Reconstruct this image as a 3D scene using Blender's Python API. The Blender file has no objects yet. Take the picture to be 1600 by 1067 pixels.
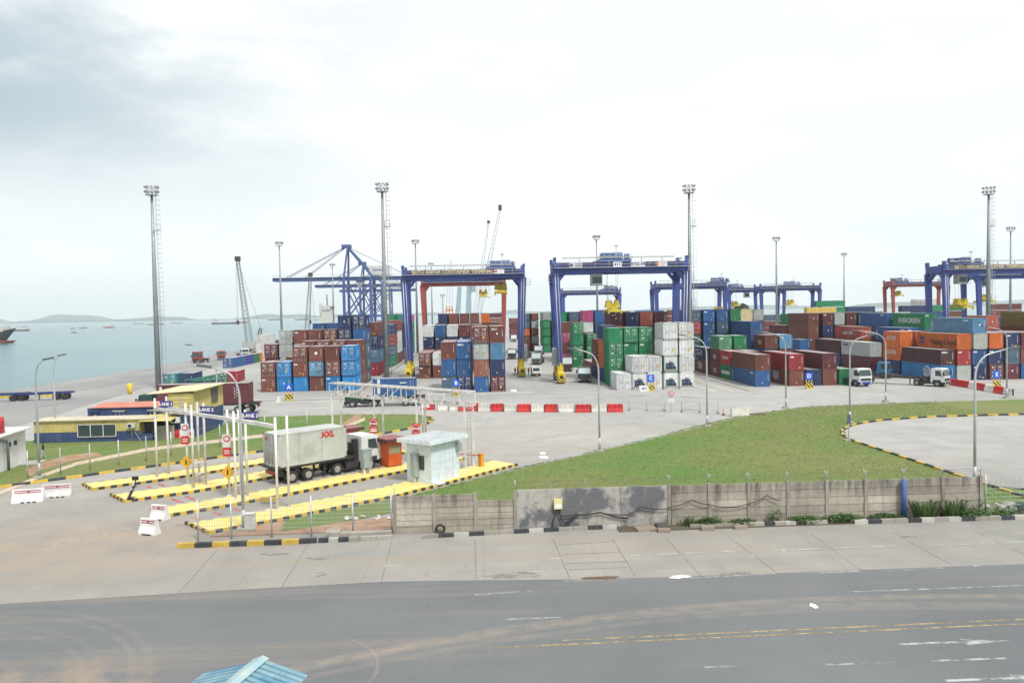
import bpy, bmesh, math, random
from mathutils import Vector, Matrix, Euler
random.seed(7)
R=math.radians
HAZE=1e-4
scn=bpy.context.scene
col=scn.collection
# ---------------------------------------------------------------- camera
CAM_F=1200.0; CAM_H=13.0
YAW=R(-2.43); PITCH=R(-2.13); ROLL=R(1.07)
cam_d=bpy.data.cameras.new('camera'); cam=bpy.data.objects.new('camera',cam_d); col.objects.link(cam)
cam_d.sensor_width=36.0; cam_d.lens=CAM_F/1600*36; cam_d.clip_start=0.1; cam_d.clip_end=90000
CB=Matrix.Rotation(YAW,3,'Z')@Matrix.Rotation(PITCH,3,'X')@Matrix.Rotation(ROLL,3,'Y')
cam.matrix_world=Matrix.Translation((0,0,CAM_H))@(CB@Matrix.Rotation(R(90),3,'X')).to_4x4()
scn.camera=cam
def g(px,py,z=0.0):
    "where the photograph's pixel meets the level z"
    d=CB@Vector(((px-800)/CAM_F,1.0,-(py-533.5)/CAM_F)); t=(z-CAM_H)/d.z
    return (d.x*t,d.y*t)
# ---------------------------------------------------------------- sky, sun, exposure
SUN_EL=R(55); SUN_AZ=R(150)      # compass-style: from +Y towards +X
w=bpy.data.worlds.new('World'); scn.world=w; w.use_nodes=True
nt=w.node_tree; nt.nodes.clear(); N=nt.nodes.new; K=nt.links.new
out=N('ShaderNodeOutputWorld'); mixs=N('ShaderNodeMixShader')
sky=N('ShaderNodeTexSky'); sky.sky_type='NISHITA'; sky.sun_disc=False; sky.sun_elevation=SUN_EL; sky.sun_rotation=SUN_AZ; sky.dust_density=3.0; sky.air_density=1.0
bg1=N('ShaderNodeBackground'); bg1.inputs['Strength'].default_value=0.12; K(sky.outputs[0],bg1.inputs['Color'])
bg2=N('ShaderNodeBackground'); bg2.inputs['Strength'].default_value=1.0
tc=N('ShaderNodeTexCoord'); mp=N('ShaderNodeMapping'); mp.inputs['Scale'].default_value=(1.0,1.0,2.6); mp.inputs['Location'].default_value=(0.4,0.1,0.35)
K(tc.outputs['Generated'],mp.inputs[0])
n1=N('ShaderNodeTexNoise'); n1.inputs['Scale'].default_value=2.3; n1.inputs['Detail'].default_value=7; n1.inputs['Roughness'].default_value=0.55; K(mp.outputs[0],n1.inputs['Vector'])
# heavier blue grey cloud low on the left of the view, bright thin cloud elsewhere
sep=N('ShaderNodeSeparateXYZ'); K(tc.outputs['Generated'],sep.inputs[0])
def MR(v,a,b,c,d,sm=True):
    m=N('ShaderNodeMapRange'); m.interpolation_type='SMOOTHSTEP' if sm else 'LINEAR'; K(v,m.inputs[0])
    for i,x in enumerate((a,b,c,d)): m.inputs[i+1].default_value=x
    return m.outputs[0]
def MT(op,a,b):
    m=N('ShaderNodeMath'); m.operation=op
    for i,x in enumerate((a,b)):
        if isinstance(x,(int,float)): m.inputs[i].default_value=x
        else: K(x,m.inputs[i])
    return m.outputs[0]
side=MT('MULTIPLY',MR(sep.outputs['X'],-.03,-.64,0,1),MT('MULTIPLY',MR(sep.outputs['Z'],.1,.24,0,1),MR(sep.outputs['Z'],.62,.33,.25,1)))
heavy=MT('MULTIPLY',side,MR(n1.outputs['Fac'],.39,.61,.05,1.1))
thin=MR(n1.outputs['Fac'],.40,.62,0,1)
cl=N('ShaderNodeMixRGB'); K(thin,cl.inputs[0]); cl.inputs[1].default_value=(1.26,1.265,1.265,1); cl.inputs[2].default_value=(1.06,1.10,1.11,1)
c2=N('ShaderNodeMixRGB'); K(heavy,c2.inputs[0]); K(cl.outputs[0],c2.inputs[1]); c2.inputs[2].default_value=(.50,.63,.70,1)
hm=N('ShaderNodeMixRGB'); K(MT('MULTIPLY',MR(sep.outputs['Z'],0,.1,.8,0),MR(sep.outputs['X'],.3,-.3,.15,1)),hm.inputs[0]); hm.inputs[2].default_value=(1.02,1.06,1.07,1); K(c2.outputs[0],hm.inputs[1])
K(hm.outputs[0],bg2.inputs['Color'])
mixs.inputs[0].default_value=0.93
K(bg1.outputs[0],mixs.inputs[1]); K(bg2.outputs[0],mixs.inputs[2]); K(mixs.outputs[0],out.inputs[0])
sd=bpy.data.lights.new('sun','SUN'); sd.energy=3.8; sd.angle=R(9); sd.color=(1.0,0.96,0.9)
so=bpy.data.objects.new('sun',sd); col.objects.link(so)
sv=Vector((math.sin(SUN_AZ)*math.cos(SUN_EL),math.cos(SUN_AZ)*math.cos(SUN_EL),math.sin(SUN_EL)))
so.rotation_euler=sv.to_track_quat('Z','Y').to_euler(); so.location=(0,0,80)
scn.view_settings.view_transform='Standard'; scn.view_settings.look='None'; scn.view_settings.exposure=-0.06; scn.view_settings.gamma=1
scn.render.engine='CYCLES'
scn.cycles.max_bounces=6; scn.cycles.volume_bounces=3; scn.cycles.use_denoising=True
# ---------------------------------------------------------------- materials
class NT:
    "a small wrapper for building node trees"
    def __init__(s,name):
        s.m=bpy.data.materials.new(name); s.m.use_nodes=True; s.t=s.m.node_tree; s.t.nodes.clear()
        s.out=s.n('ShaderNodeOutputMaterial'); s.p=s.n('ShaderNodeBsdfPrincipled'); s.l(s.p.outputs[0],s.out.inputs[0])
        s.co=s.n('ShaderNodeTexCoord').outputs['Object']
    def n(s,t): return s.t.nodes.new(t)
    def l(s,a,b): s.t.links.new(a,b)
    def val(s,i,v):
        if isinstance(v,(int,float)): i.default_value=v
        elif isinstance(v,tuple): i.default_value=(v+(1,))[:4] if i.type=='RGBA' else v
        else: s.l(v,i)
    def map(s,v,sc=(1,1,1),rot=(0,0,0),loc=(0,0,0)):
        m=s.n('ShaderNodeMapping'); s.l(v,m.inputs[0]); m.inputs['Scale'].default_value=sc; m.inputs['Rotation'].default_value=rot; m.inputs['Location'].default_value=loc; return m.outputs[0]
    def noise(s,v,scale,detail=4,rough=.55):
        n=s.n('ShaderNodeTexNoise'); s.l(v,n.inputs['Vector']); n.inputs['Scale'].default_value=scale; n.inputs['Detail'].default_value=detail; n.inputs['Roughness'].default_value=rough; return n.outputs['Fac']
    def rng(s,v,a,b,c=0.,d=1.,smooth=False):
        r=s.n('ShaderNodeMapRange'); s.l(v,r.inputs[0]); 
        for i,x in enumerate((a,b,c,d)): r.inputs[i+1].default_value=x
        if smooth: r.interpolation_type='SMOOTHSTEP'
        return r.outputs[0]
    def math(s,op,a,b=0.,c=0.):
        m=s.n('ShaderNodeMath'); m.operation=op; s.val(m.inputs[0],a); s.val(m.inputs[1],b); s.val(m.inputs[2],c); return m.outputs[0]
    def mix(s,f,a,b,mode='MIX'):
        m=s.n('ShaderNodeMixRGB'); m.blend_type=mode; s.val(m.inputs[0],f); s.val(m.inputs[1],a); s.val(m.inputs[2],b); return m.outputs[0]
    def bump(s,h,strength=.3,dist=.02):
        b=s.n('ShaderNodeBump'); b.inputs['Strength'].default_value=strength; b.inputs['Distance'].default_value=dist; s.l(h,b.inputs['Height']); s.l(b.outputs[0],s.p.inputs['Normal'])
    def done(s,c,rough=.7,metal=0.):
        s.val(s.p.inputs['Base Color'],c); s.val(s.p.inputs['Roughness'],rough); s.val(s.p.inputs['Metallic'],metal); return s.m
MATS={}
def paint(name,c,rough=.55,dirt=.35,metal=0.,fine=1.0,rust=(.16,.09,.05),fade=.25):
    "worn paint: every object its own shade, faded patches, streaks running down"
    if name in MATS: return MATS[name]
    t=NT(name)
    oi=t.n('ShaderNodeObjectInfo'); rv=oi.outputs['Random']
    off=t.n('ShaderNodeVectorMath'); off.operation='SCALE'; cx=t.n('ShaderNodeCombineXYZ'); t.l(rv,cx.inputs[0]); t.l(rv,cx.inputs[1]); t.l(cx.outputs[0],off.inputs[0]); off.inputs['Scale'].default_value=90
    ad=t.n('ShaderNodeVectorMath'); t.l(t.co,ad.inputs[0]); t.l(off.outputs[0],ad.inputs[1]); v=ad.outputs[0]
    tone=t.rng(rv,0,1,1-fade*.7,1+fade*.6)
    f1=t.noise(v,.9*fine,5); f2=t.noise(t.map(v,(3*fine,3*fine,.35*fine)),1.0,4,.65)
    base=t.mix(1.0,c,t.rng(f1,.25,.75,.8,1.2),'MULTIPLY'); base=t.mix(1.0,base,tone,'MULTIPLY')
    pale=tuple(min(1,x*.7+.13) for x in c)
    base=t.mix(t.rng(f1,.55,.8,0,.7*fade),base,pale)
    base=t.mix(t.math('MULTIPLY',t.rng(f2,.55,.8),dirt),base,rust)
    t.done(base,t.rng(f2,.3,.7,rough-.1,rough+.15),metal); MATS[name]=t.m; return t.m
def plain(name,c,rough=.6,metal=0.,alpha=None):
    if name in MATS: return MATS[name]
    t=NT(name); f=t.noise(t.co,3.0,4)
    t.done(t.mix(1.0,c,t.rng(f,.3,.7,.85,1.15),'MULTIPLY'),rough,metal); MATS[name]=t.m; return t.m
def glass(name,c=(.03,.045,.05),rough=.08):
    if name in MATS: return MATS[name]
    t=NT(name); t.done(t.mix(t.noise(t.co,2,3),c,tuple(x*1.8 for x in c)),rough); MATS[name]=t.m; return t.m
# ---------------------------------------------------------------- mesh builder
class MB:
    def __init__(s): s.v=[]; s.f=[]; s.mi=[]; s.sm=[]
    def add(s,vs,fs,m=0,smooth=False):
        o=len(s.v); s.v+= [tuple(p) for p in vs]; s.f+=[tuple(i+o for i in f) for f in fs]; s.mi+=[m]*len(fs); s.sm+=[smooth]*len(fs); return s
    def box(s,x0,x1,y0,y1,z0,z1,m=0):
        v=[(x,y,z) for z in(z0,z1) for y in(y0,y1) for x in(x0,x1)]
        return s.add(v,[(0,2,3,1),(4,5,7,6),(0,1,5,4),(2,6,7,3),(0,4,6,2),(1,3,7,5)],m)
    def obox(s,c,size,rz=0.,m=0,ry=0.,rx=0.):
        M=Matrix.Translation(c)@Euler((rx,ry,rz)).to_matrix().to_4x4(); a,b,d=[q/2 for q in size]
        v=[M@Vector((x,y,z)) for z in(-d,d) for y in(-b,b) for x in(-a,a)]
        return s.add(v,[(0,2,3,1),(4,5,7,6),(0,1,5,4),(2,6,7,3),(0,4,6,2),(1,3,7,5)],m)
    def bar(s,p,q,w,h=None,m=0,w2=None,h2=None,up=(0,0,1)):
        "rectangular beam from p to q, w wide and h deep, may taper"
        p=Vector(p); q=Vector(q); h=h or w; w2=w2 or w; h2=h2 or h; d=(q-p).normalized(); u=Vector(up)
        if abs(d.dot(u))>.95: u=Vector((0,1,0))
        a=d.cross(u).normalized(); b=a.cross(d).normalized()
        v=[p+a*x*w/2+b*y*h/2 for x,y in((-1,-1),(1,-1),(1,1),(-1,1))]+[q+a*x*w2/2+b*y*h2/2 for x,y in((-1,-1),(1,-1),(1,1),(-1,1))]
        return s.add(v,[(0,1,2,3),(7,6,5,4),(0,4,5,1),(1,5,6,2),(2,6,7,3),(3,7,4,0)],m)
    def tube(s,pts,r,n=8,m=0,cap=True,smooth=True):
        pts=[Vector(p) for p in pts]; rs=r if isinstance(r,(list,tuple)) else [r]*len(pts); vs=[]; fs=[]
        for i,p in enumerate(pts):
            d=(pts[min(i+1,len(pts)-1)]-pts[max(i-1,0)]).normalized(); u=Vector((0,0,1)) if abs(d.z)<.9 else Vector((0,1,0))
            a=d.cross(u).normalized(); b=a.cross(d)
            vs+=[p+(a*math.cos(k*2*math.pi/n)+b*math.sin(k*2*math.pi/n))*rs[i] for k in range(n)]
        for i in range(len(pts)-1):
            for k in range(n): j=(k+1)%n; fs.append((i*n+k,i*n+j,i*n+n+j,i*n+n+k))
        if smooth: s.add(vs,fs,m,True)
        else: s.add(vs,fs,m)
        if cap:
            o=len(s.v)-len(vs); s.f+=[tuple(o+k for k in range(n))[::-1],tuple(o+(len(pts)-1)*n+k for k in range(n))]; s.mi+=[m,m]; s.sm+=[False,False]
        return s
    def prism(s,poly,z0,z1,m=0,mtop=None):
        n=len(poly); v=[(x,y,z0) for x,y in poly]+[(x,y,z1) for x,y in poly]
        s.add(v,[(i,(i+1)%n,n+(i+1)%n,n+i) for i in range(n)],m)
        o=len(s.v)-2*n; s.f+=[tuple(o+n+i for i in range(n)),tuple(o+i for i in range(n))[::-1]]; s.mi+=[m if mtop is None else mtop,m]; s.sm+=[False,False]; return s
    def xprism(s,prof,x0,x1,m=0):
        "profile in (y,z) drawn out along x"
        n=len(prof); v=[(x0,y,z) for y,z in prof]+[(x1,y,z) for y,z in prof]
        return s.add(v,[(i,(i+1)%n,n+(i+1)%n,n+i) for i in range(n)]+[tuple(range(n))[::-1],tuple(range(n,2*n))],m)
    def disc(s,c,r,axis='x',t=.1,n=16,m=0):
        c=Vector(c); d={'x':Vector((1,0,0)),'y':Vector((0,1,0)),'z':Vector((0,0,1))}[axis]
        return s.tube([c-d*t/2,c+d*t/2],r,n,m,True,False)
    def quad(s,a,b,c,d,m=0): return s.add([a,b,c,d],[(0,1,2,3)],m)
    def build(s,name,mats,parent=None,loc=None,rz=0.):
        me=bpy.data.meshes.new(name); me.from_pydata(s.v,[],s.f)
        for mm in (mats if isinstance(mats,(list,tuple)) else [mats]): me.materials.append(mm)
        me.polygons.foreach_set('material_index',s.mi); me.polygons.foreach_set('use_smooth',s.sm)
        bm=bmesh.new(); bm.from_mesh(me); bmesh.ops.recalc_face_normals(bm,faces=bm.faces); bm.to_mesh(me); bm.free(); me.update()
        return link(name,me,parent,loc,rz)
def link(name,me,parent=None,loc=None,rz=0.):
    o=bpy.data.objects.new(name,me); col.objects.link(o)
    if parent: o.parent=parent
    if loc: o.location=loc
    if rz: o.rotation_euler=(0,0,rz)
    return o
def tag(o,label,cat,group=None,kind=None):
    if label: o['label']=label
    if cat: o['category']=cat
    if group: o['group']=group
    if kind: o['kind']=kind
    return o
def empty(name,loc,rz=0.,label=None,cat=None,group=None):
    o=bpy.data.objects.new(name,None); col.objects.link(o); o.location=loc; o.rotation_euler=(0,0,rz); return tag(o,label,cat,group)
def struct(name,b,mats): o=b.build(name,mats); o['kind']='structure'; return o
def dup(root,loc,rz=None,label=None,group=None):
    r=root.copy(); col.objects.link(r); r.location=loc
    if rz is not None: r.rotation_euler=(0,0,rz)
    if label: r['label']=label
    if group: r['group']=group
    for ch in root.children:
        c=ch.copy(); col.objects.link(c); c.parent=r
        for gch in ch.children:
            d=gch.copy(); col.objects.link(d); d.parent=c
    return r
FONTC={}
def text(name,s,size,m,parent,loc,rot,ax='CENTER',depth=.01,bold=0.,sx=1.):
    key=(s,size,ax,depth,bold,sx)
    if key not in FONTC:
        cu=bpy.data.curves.new(name,'FONT'); cu.body=s; cu.size=size; cu.align_x=ax; cu.align_y='CENTER'; cu.extrude=depth; cu.offset=bold; cu.resolution_u=3
        o=bpy.data.objects.new(name,cu); col.objects.link(o); dg=bpy.context.evaluated_depsgraph_get(); dg.update()
        me=bpy.data.meshes.new_from_object(o.evaluated_get(dg)); bpy.data.objects.remove(o)
        if sx!=1.: me.transform(Matrix.Diagonal((sx,1,1,1)))
        me.materials.clear(); me.materials.append(m); FONTC[key]=me
    o=link(name,FONTC[key],parent,loc); o.rotation_euler=rot
    if FONTC[key].materials[0]!=m: o.material_slots[0].link='OBJECT'; o.material_slots[0].material=m
    return o
FRONT=(R(90),0,0); RIGHTS=(R(90),0,R(90)); LEFTS=(R(90),0,R(-90)); BACK=(R(90),0,R(180))
M_white=paint('white_paint',(.62,.63,.63),.5,.25); M_galv=paint('galvanised_steel',(.42,.45,.47),.45,.15,.3); M_black=plain('black_paint',(.015,.016,.02),.5)
M_yellow=paint('yellow_paint',(.60,.42,.04),.55,.25); M_red=paint('red_paint',(.5,.03,.03),.5,.1); M_tyre=plain('rubber_tyre',(.025,.025,.027),.85)
M_glass=glass('dark_glass'); M_text=plain('white_lettering',(.75,.76,.76),.6); M_dark=plain('dark_steel',(.05,.05,.055),.6); M_rim=plain('wheel_rim',(.3,.28,.26),.6)
M_skyglass=glass('sky_painted_glass',(.36,.42,.44),.06)  # pale base colour stands in for bright sky reflected in truck windows
# ================================================================ the ground
def sheet(name,poly,z,m): b=MB(); b.prism(poly,z-.3 if z>.03 else z-.003,z); return struct(name,b,m)
# --- concrete yard
t=NT('yard_concrete'); v=t.co
big=t.noise(v,.035,4); mid=t.noise(v,.35,5); fin=t.noise(v,5.0,4,.7)
c=t.mix(t.rng(big,.3,.7),(.27,.272,.265),(.365,.36,.348)); c=t.mix(1.,c,t.rng(mid,.3,.72,.86,1.10),'MULTIPLY'); c=t.mix(1.,c,t.rng(fin,.3,.7,.93,1.06),'MULTIPLY')
sl=t.n('ShaderNodeTexBrick'); t.l(v,sl.inputs['Vector']); sl.offset=0; sl.inputs['Scale'].default_value=1; sl.inputs['Mortar Size'].default_value=.035; sl.inputs['Mortar Smooth'].default_value=.3; sl.inputs['Brick Width'].default_value=6.0; sl.inputs['Row Height'].default_value=5.0
sl.inputs['Color1'].default_value=(1,1,1,1); sl.inputs['Color2'].default_value=(.91,.91,.91,1); sl.inputs['Mortar'].default_value=(.6,.58,.56,1)
c=t.mix(.45,c,t.mix(1.,c,sl.outputs['Color'],'MULTIPLY'))
# rubber and dust dragged along the lanes of the gate
ln=t.noise(t.map(v,(.03,.7,1),(0,0,R(-41))),1.,4,.6)
gx=t.n('ShaderNodeVectorMath'); gx.operation='DISTANCE'; t.l(v,gx.inputs[0]); gx.inputs[1].default_value=(-14,58,0)
near=t.rng(gx.outputs['Value'],22,62,1,0,True)
c=t.mix(t.math('MULTIPLY',near,t.rng(ln,.42,.62,0,.62)),c,(.32,.28,.235))
c=t.mix(t.math('MULTIPLY',near,t.rng(mid,.5,.8,0,.25)),c,(.34,.295,.24))
lx=t.noise(t.map(v,(.018,.35,1),(0,0,R(4))),1.,4,.65); c=t.mix(t.rng(lx,.55,.78,0,.33),c,(.2,.195,.19))
ox=t.n('ShaderNodeVectorMath'); ox.operation='DISTANCE'; t.l(t.map(v,(1,2.2,1)),ox.inputs[0]); ox.inputs[1].default_value=(-24,100,0)
c=t.mix(t.math('MULTIPLY',t.rng(ox.outputs['Value'],3,17,1,0,True),t.rng(mid,.35,.6,.05,.45)),c,(.40,.29,.20))
ly=t.noise(t.map(v,(.45,.012,1)),1.,3,.6); far=t.rng(t.n('ShaderNodeSeparateXYZ').outputs[1],0,1)
c=t.mix(t.rng(ly,.58,.75,0,.25),c,(.24,.235,.225))
sp=t.noise(v,.8,2); c=t.mix(t.rng(sp,.70,.78,0,.4),c,(.17,.165,.16))
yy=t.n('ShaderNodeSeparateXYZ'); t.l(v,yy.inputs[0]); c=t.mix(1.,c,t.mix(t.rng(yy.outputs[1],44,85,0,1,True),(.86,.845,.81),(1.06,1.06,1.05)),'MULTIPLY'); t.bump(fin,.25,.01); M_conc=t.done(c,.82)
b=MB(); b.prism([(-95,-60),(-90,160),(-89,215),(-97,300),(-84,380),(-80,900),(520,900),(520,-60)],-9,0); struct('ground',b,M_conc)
# --- asphalt of the quay road
t=NT('quay_asphalt'); v=t.co; a=t.noise(v,.06,4); f=t.noise(t.map(v,(.35,.03,1),(0,0,R(6))),1.,4,.6)
c=t.mix(t.rng(a,.3,.7),(.185,.187,.19),(.27,.268,.262)); c=t.mix(t.rng(f,.45,.7,0,.5),c,(.33,.32,.305)); M_quay=t.done(c,.85)
sheet('quay_road',[(-94.6,40),(-89.7,160),(-88.7,215),(-96.6,300),(-84,380),(-78,380),(-80,300),(-64,150),(-58,100),(-60,40)],.004,M_quay)
# --- asphalt of the public road
t=NT('road_asphalt'); v=t.co; a=t.noise(v,.12,4); f=t.noise(v,9.,4,.75); s1=t.noise(t.map(v,(.03,.9,1),(0,0,R(2.5))),1.,4,.62)
c=t.mix(t.rng(a,.3,.7),(.112,.122,.128),(.148,.157,.161)); c=t.mix(1.,c,t.rng(f,.3,.7,.88,1.1),'MULTIPLY')
xs=t.n('ShaderNodeSeparateXYZ'); t.l(v,xs.inputs[0])
lefty=t.rng(xs.outputs[0],-14,12,1.,.22,True)
c=t.mix(t.math('MULTIPLY',t.rng(s1,.48,.68,0,.42),lefty),c,(.27,.215,.17))
def ring(c,cx,cy,r,wd,am,x0=None):
    d=t.n('ShaderNodeVectorMath'); d.operation='DISTANCE'; t.l(t.map(v,(1,1,0)),d.inputs[0]); d.inputs[1].default_value=(cx,cy,0)
    e=t.math('ABSOLUTE',t.math('SUBTRACT',d.outputs['Value'],r)); k=t.math('MULTIPLY',t.rng(e,wd*.4,wd,1,0,True),t.rng(t.noise(v,1.1,4),.32,.62,.1,1))
    if x0 is not None: k=t.math('MULTIPLY',k,t.rng(xs.outputs[0],x0-1,x0+2,0,1,True))
    return t.mix(t.math('MULTIPLY',k,am),c,(.33,.265,.205))
for rr,ww,aa in((9.6,.25,.14),(9.0,.2,.18),(7.9,.2,.1),(7.3,.18,.14),(5.2,.3,.14)): c=ring(c,-21.5,25.4,rr,ww,aa)
c=ring(c,-7.3,28.0,3.3,.10,.5,-5.5); c=ring(c,14,-20,52.5,.35,.28); c=ring(c,16,-24,57.2,.4,.33); c=ring(c,15,-22,54.0,.3,.22)
cd=t.n('ShaderNodeVectorMath'); cd.operation='DISTANCE'; t.l(v,cd.inputs[0]); cd.inputs[1].default_value=(-15.5,24.5,0)
c=t.mix(t.math('MULTIPLY',t.rng(cd.outputs['Value'],1.5,6.5,1,0,True),t.rng(t.noise(v,.7,5),.35,.6)),c,(.34,.245,.17))
gr=t.noise(v,38,3,.8); c=t.mix(1.,c,t.rng(gr,.3,.7,.8,1.2),'MULTIPLY'); vo=t.n('ShaderNodeTexVoronoi'); vo.feature='DISTANCE_TO_EDGE'; vo.inputs['Scale'].default_value=.16; wp=t.n('ShaderNodeVectorMath'); t.l(v,wp.inputs[0]); wn=t.n('ShaderNodeTexNoise'); wn.inputs['Scale'].default_value=.7; wn.inputs['Detail'].default_value=5; t.l(v,wn.inputs['Vector']); t.l(wn.outputs['Color'],wp.inputs[1]); t.l(wp.outputs[0],vo.inputs['Vector']); c=t.mix(t.math('MULTIPLY',t.rng(vo.outputs['Distance'],0,.004,.22,0),t.rng(a,.45,.6)),c,(.06,.062,.065)); dk=t.noise(v,.9,3); c=t.mix(t.rng(dk,.68,.76,0,.35),c,(.09,.09,.095))
t.bump(f,.35,.008); M_road=t.done(c,.85)
road_edge=[(-60,34.9),(-22.4,36.05),(-12,36.9),(-4.9,37.35),(.5,37.05),(4.5,36.75),(9,36.65),(15,36.7),(27,36.85),(60,37.3)]
sheet('road',[(-60,-40),(60,-40)]+road_edge[::-1],.004,M_road)
# --- worn paint on the road
def worn(name,c,keep=.45,sc=2.5):
    t=NT(name); k=t.rng(t.noise(t.map(t.co,(sc*.6,sc,sc)),1.,6,.7),keep-.09,keep+.07); tr=t.n('ShaderNodeBsdfTransparent'); mx=t.n('ShaderNodeMixShader'); t.l(k,mx.inputs[0]); t.l(tr.outputs[0],mx.inputs[1]); t.l(t.p.outputs[0],mx.inputs[2]); t.l(mx.outputs[0],t.out.inputs[0]); return t.done(c,.7)
M_ml=worn('worn_white_line',(.36,.37,.37),.52); M_mly=worn('worn_yellow_line',(.38,.29,.14),.50); M_fresh=worn('road_arrow_white',(.40,.41,.41),.50)
def strip(name,p,q,wd,m,z=.008):
    P=Vector((*g(*p),0)); Q=Vector((*g(*q),0)); d=(Q-P).normalized(); nrm=Vector((-d.y,d.x,0))*wd/2; b=MB(); b.prism([((P+nrm).x,(P+nrm).y),((Q+nrm).x,(Q+nrm).y),((Q-nrm).x,(Q-nrm).y),((P-nrm).x,(P-nrm).y)][::-1],z-.002,z); return struct(name,b,m)
for p,q in(((880,1000),(1602,967)),((760,1012),(1602,974))): strip('yellow_line',p,q,.11,M_mly)
strip('edge_line',(1310,925),(1604,914),.12,M_ml)
for p,q in(((1065,903),(1212,896)),((1254,896),(1343,892)),((1386,891),(1473,887)),((1520,884),(1604,880))): strip('edge_line',p,q,.13,M_ml)
for p,q in(((1285,1038),(1335,1037)),((1345,1036),(1397,1034)),((1100,1042),(1150,1040)),((770,968),(880,964)),((742,929),(830,923))): strip('lane_line',p,q,.11,M_ml)
strip('lane_line',(1455,1032),(1572,1028),.12,M_fresh)
def arrow(p,q):
    P=Vector((*g(*p),0)); Q=Vector((*g(*q),0)); L=(Q-P).length; d=(Q-P)/L; n=Vector((-d.y,d.x,0)); h=L*.42
    pts=[P+n*.08,Q-d*h+n*.08,Q-d*h+n*.27,Q,Q-d*h-n*.27,Q-d*h-n*.08,P-n*.08]; b=MB(); b.prism([(a.x,a.y) for a in pts[::-1]],.006,.008); struct('road_arrow',b,M_fresh)
arrow((1405,1006),(1578,1000)); arrow((1478,1063),(1660,1056))
# white paint spots on the yard, arrows of the yard lanes
M_spot=plain('spilled_white_paint',(.75,.76,.75),.5)
def blob(px,py,rx,ry,seed,m=M_spot,name='paint_spill',z=.008):
    rnd=random.Random(seed); x,y=g(px,py); b=MB(); pts=[]
    for k in range(14): a=k*2*math.pi/14; r=.7+.5*rnd.random(); pts.append((x+rx*r*math.cos(a),y+ry*r*math.sin(a)))
    b.prism(pts,z-.003,z); struct(name,b,m)
blob(1271,946,.17,.28,3); blob(1063,901,.55,.2,5); blob(850,714,.45,.75,9); blob(848,708,.3,.6,11); blob(1225,860,.05,.06,2)
b=MB(); ax,ay=g(804,613); b.prism([(ax-.7,ay-3),(ax+1.6,ay+.2),(ax+.5,ay+.3),(ax+.5,ay+5),(ax-.5,ay+5),(ax-.5,ay+.5)],.005,.008); struct('yard_arrow',b,M_spot)
for p,q in(((820,690),(1020,655)),((1020,655),(1042,645)),((900,643),(925,655)),((700,712),(770,710)),((700,722),(735,720)),((0,815),(140,788)),((60,855),(230,822))): strip('lane_line',p,q,.16,M_ml)
M_redl=worn('worn_red_hatching',(.45,.13,.12),.47)
for x0,y0,x1,y1 in((305,808,338,822),(335,800,366,813),(243,790,262,799),(268,779,300,791),(290,775,312,784),(230,760,245,766),(247,755,262,762),(365,794,385,802)): strip('red_hatch',(x0,y0),(x1,y1),.28,M_redl)
# crack-sealed joints, patch and hole in the concrete apron
M_joint=worn('joint_tar',(.17,.165,.155),.49,1.2); M_pale=worn('pale_joint',(.46,.45,.43),.49,1.5)
for p,q in(((742,842),(744,905)),((864,842),(893,910)),((957,842),(993,900)),((1040,840),(1098,902)),((1138,838),(1217,897)),((1268,834),(1345,890)),((1395,832),(1490,884)),((1525,830),(1604,868)),((612,845),(596,908)),((480,852),(440,917)),((340,858),(280,925))): strip('joint',p,q,.032,M_joint)
for p,q in(((884,880),(978,877)),((886,890),(980,886)),((872,851),(960,846)),((878,866),(968,862))): strip('joint',p,q,.045,M_joint)
for p,q in(((600,884),(650,882)),((738,896),(900,891)),((840,873),(880,872)),((985,868),(1160,860)),((1205,860),(1400,852)),((1460,852),(1600,846))): strip('pale_joint',p,q,.09,M_pale)
M_hole=plain('broken_concrete_mud',(.11,.075,.045),.9); blob(940,903,1.0,.28,21,M_hole,'pothole',.007); blob(925,906,1.5,.14,22,plain('grey_rubble',(.2,.19,.18),.9),'pothole',.005)
M_stain=worn('old_stain',(.27,.25,.235),.5,1.1)
for px,py,rx,ry,sd in((805,898,1.6,.5,31),(430,865,1.2,.25,32),(500,872,.8,.3,33),(495,898,.5,.35,34),(1150,896,.8,.25,35),(1420,838,.5,.3,36),(300,820,1.2,.4,37)): blob(px,py,rx,ry,sd,M_stain,'stain',.006)
# --- grass
t=NT('grass_ground'); v=t.co; a=t.noise(v,.05,5,.6); f=t.noise(v,1.3,5,.7); h=t.noise(v,14,3,.8)
c=t.mix(t.rng(a,.36,.62),(.082,.18,.026),(.16,.178,.052)); c=t.mix(t.rng(f,.42,.72,0,.45),c,(.12,.135,.045)); c=t.mix(1.,c,t.rng(h,.25,.75,.8,1.2),'MULTIPLY'); c=t.mix(t.rng(t.noise(v,.5,3),.70,.79,0,.6),c,(.24,.16,.09)); t.bump(h,.8,.05); M_grass=t.done(c,.9)
grass_r=[g(655,772),g(800,735),g(860,722),g(1000,690),g(1100,664),g(1170,648),g(1260,636),g(1400,630),(73.5,100.6),(95,101),(95,86.7)]
kr=[(95,86.7),(63.4,86.66),(51.8,86.5),(45.6,84.9),(42.5,83.4),(40.2,81.6),(37.8,78.6),(36.3,75.3),(35.7,72.1),(35.9,64.7),(36.0,56.),(36.2,49.4),(36.6,46.8)]
sheet('lawn',grass_r+kr[1:]+[(-5.3,46.6)],.06,M_grass)
grass_l=[(-62,85),(-49.5,85.3),(-37.2,86.8),(-32.5,95.9),(-29.3,101.2),(-16.1,101.3),(-9.3,100.),(-7.0,97.6),(-6.1,95.2),(-6.0,93),(-6.6,90.9),(-8.2,87.6),(-14.1,79.8),(-21.4,74.9),(-37.9,61.7),(-46,55.2),(-62,43)]
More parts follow.
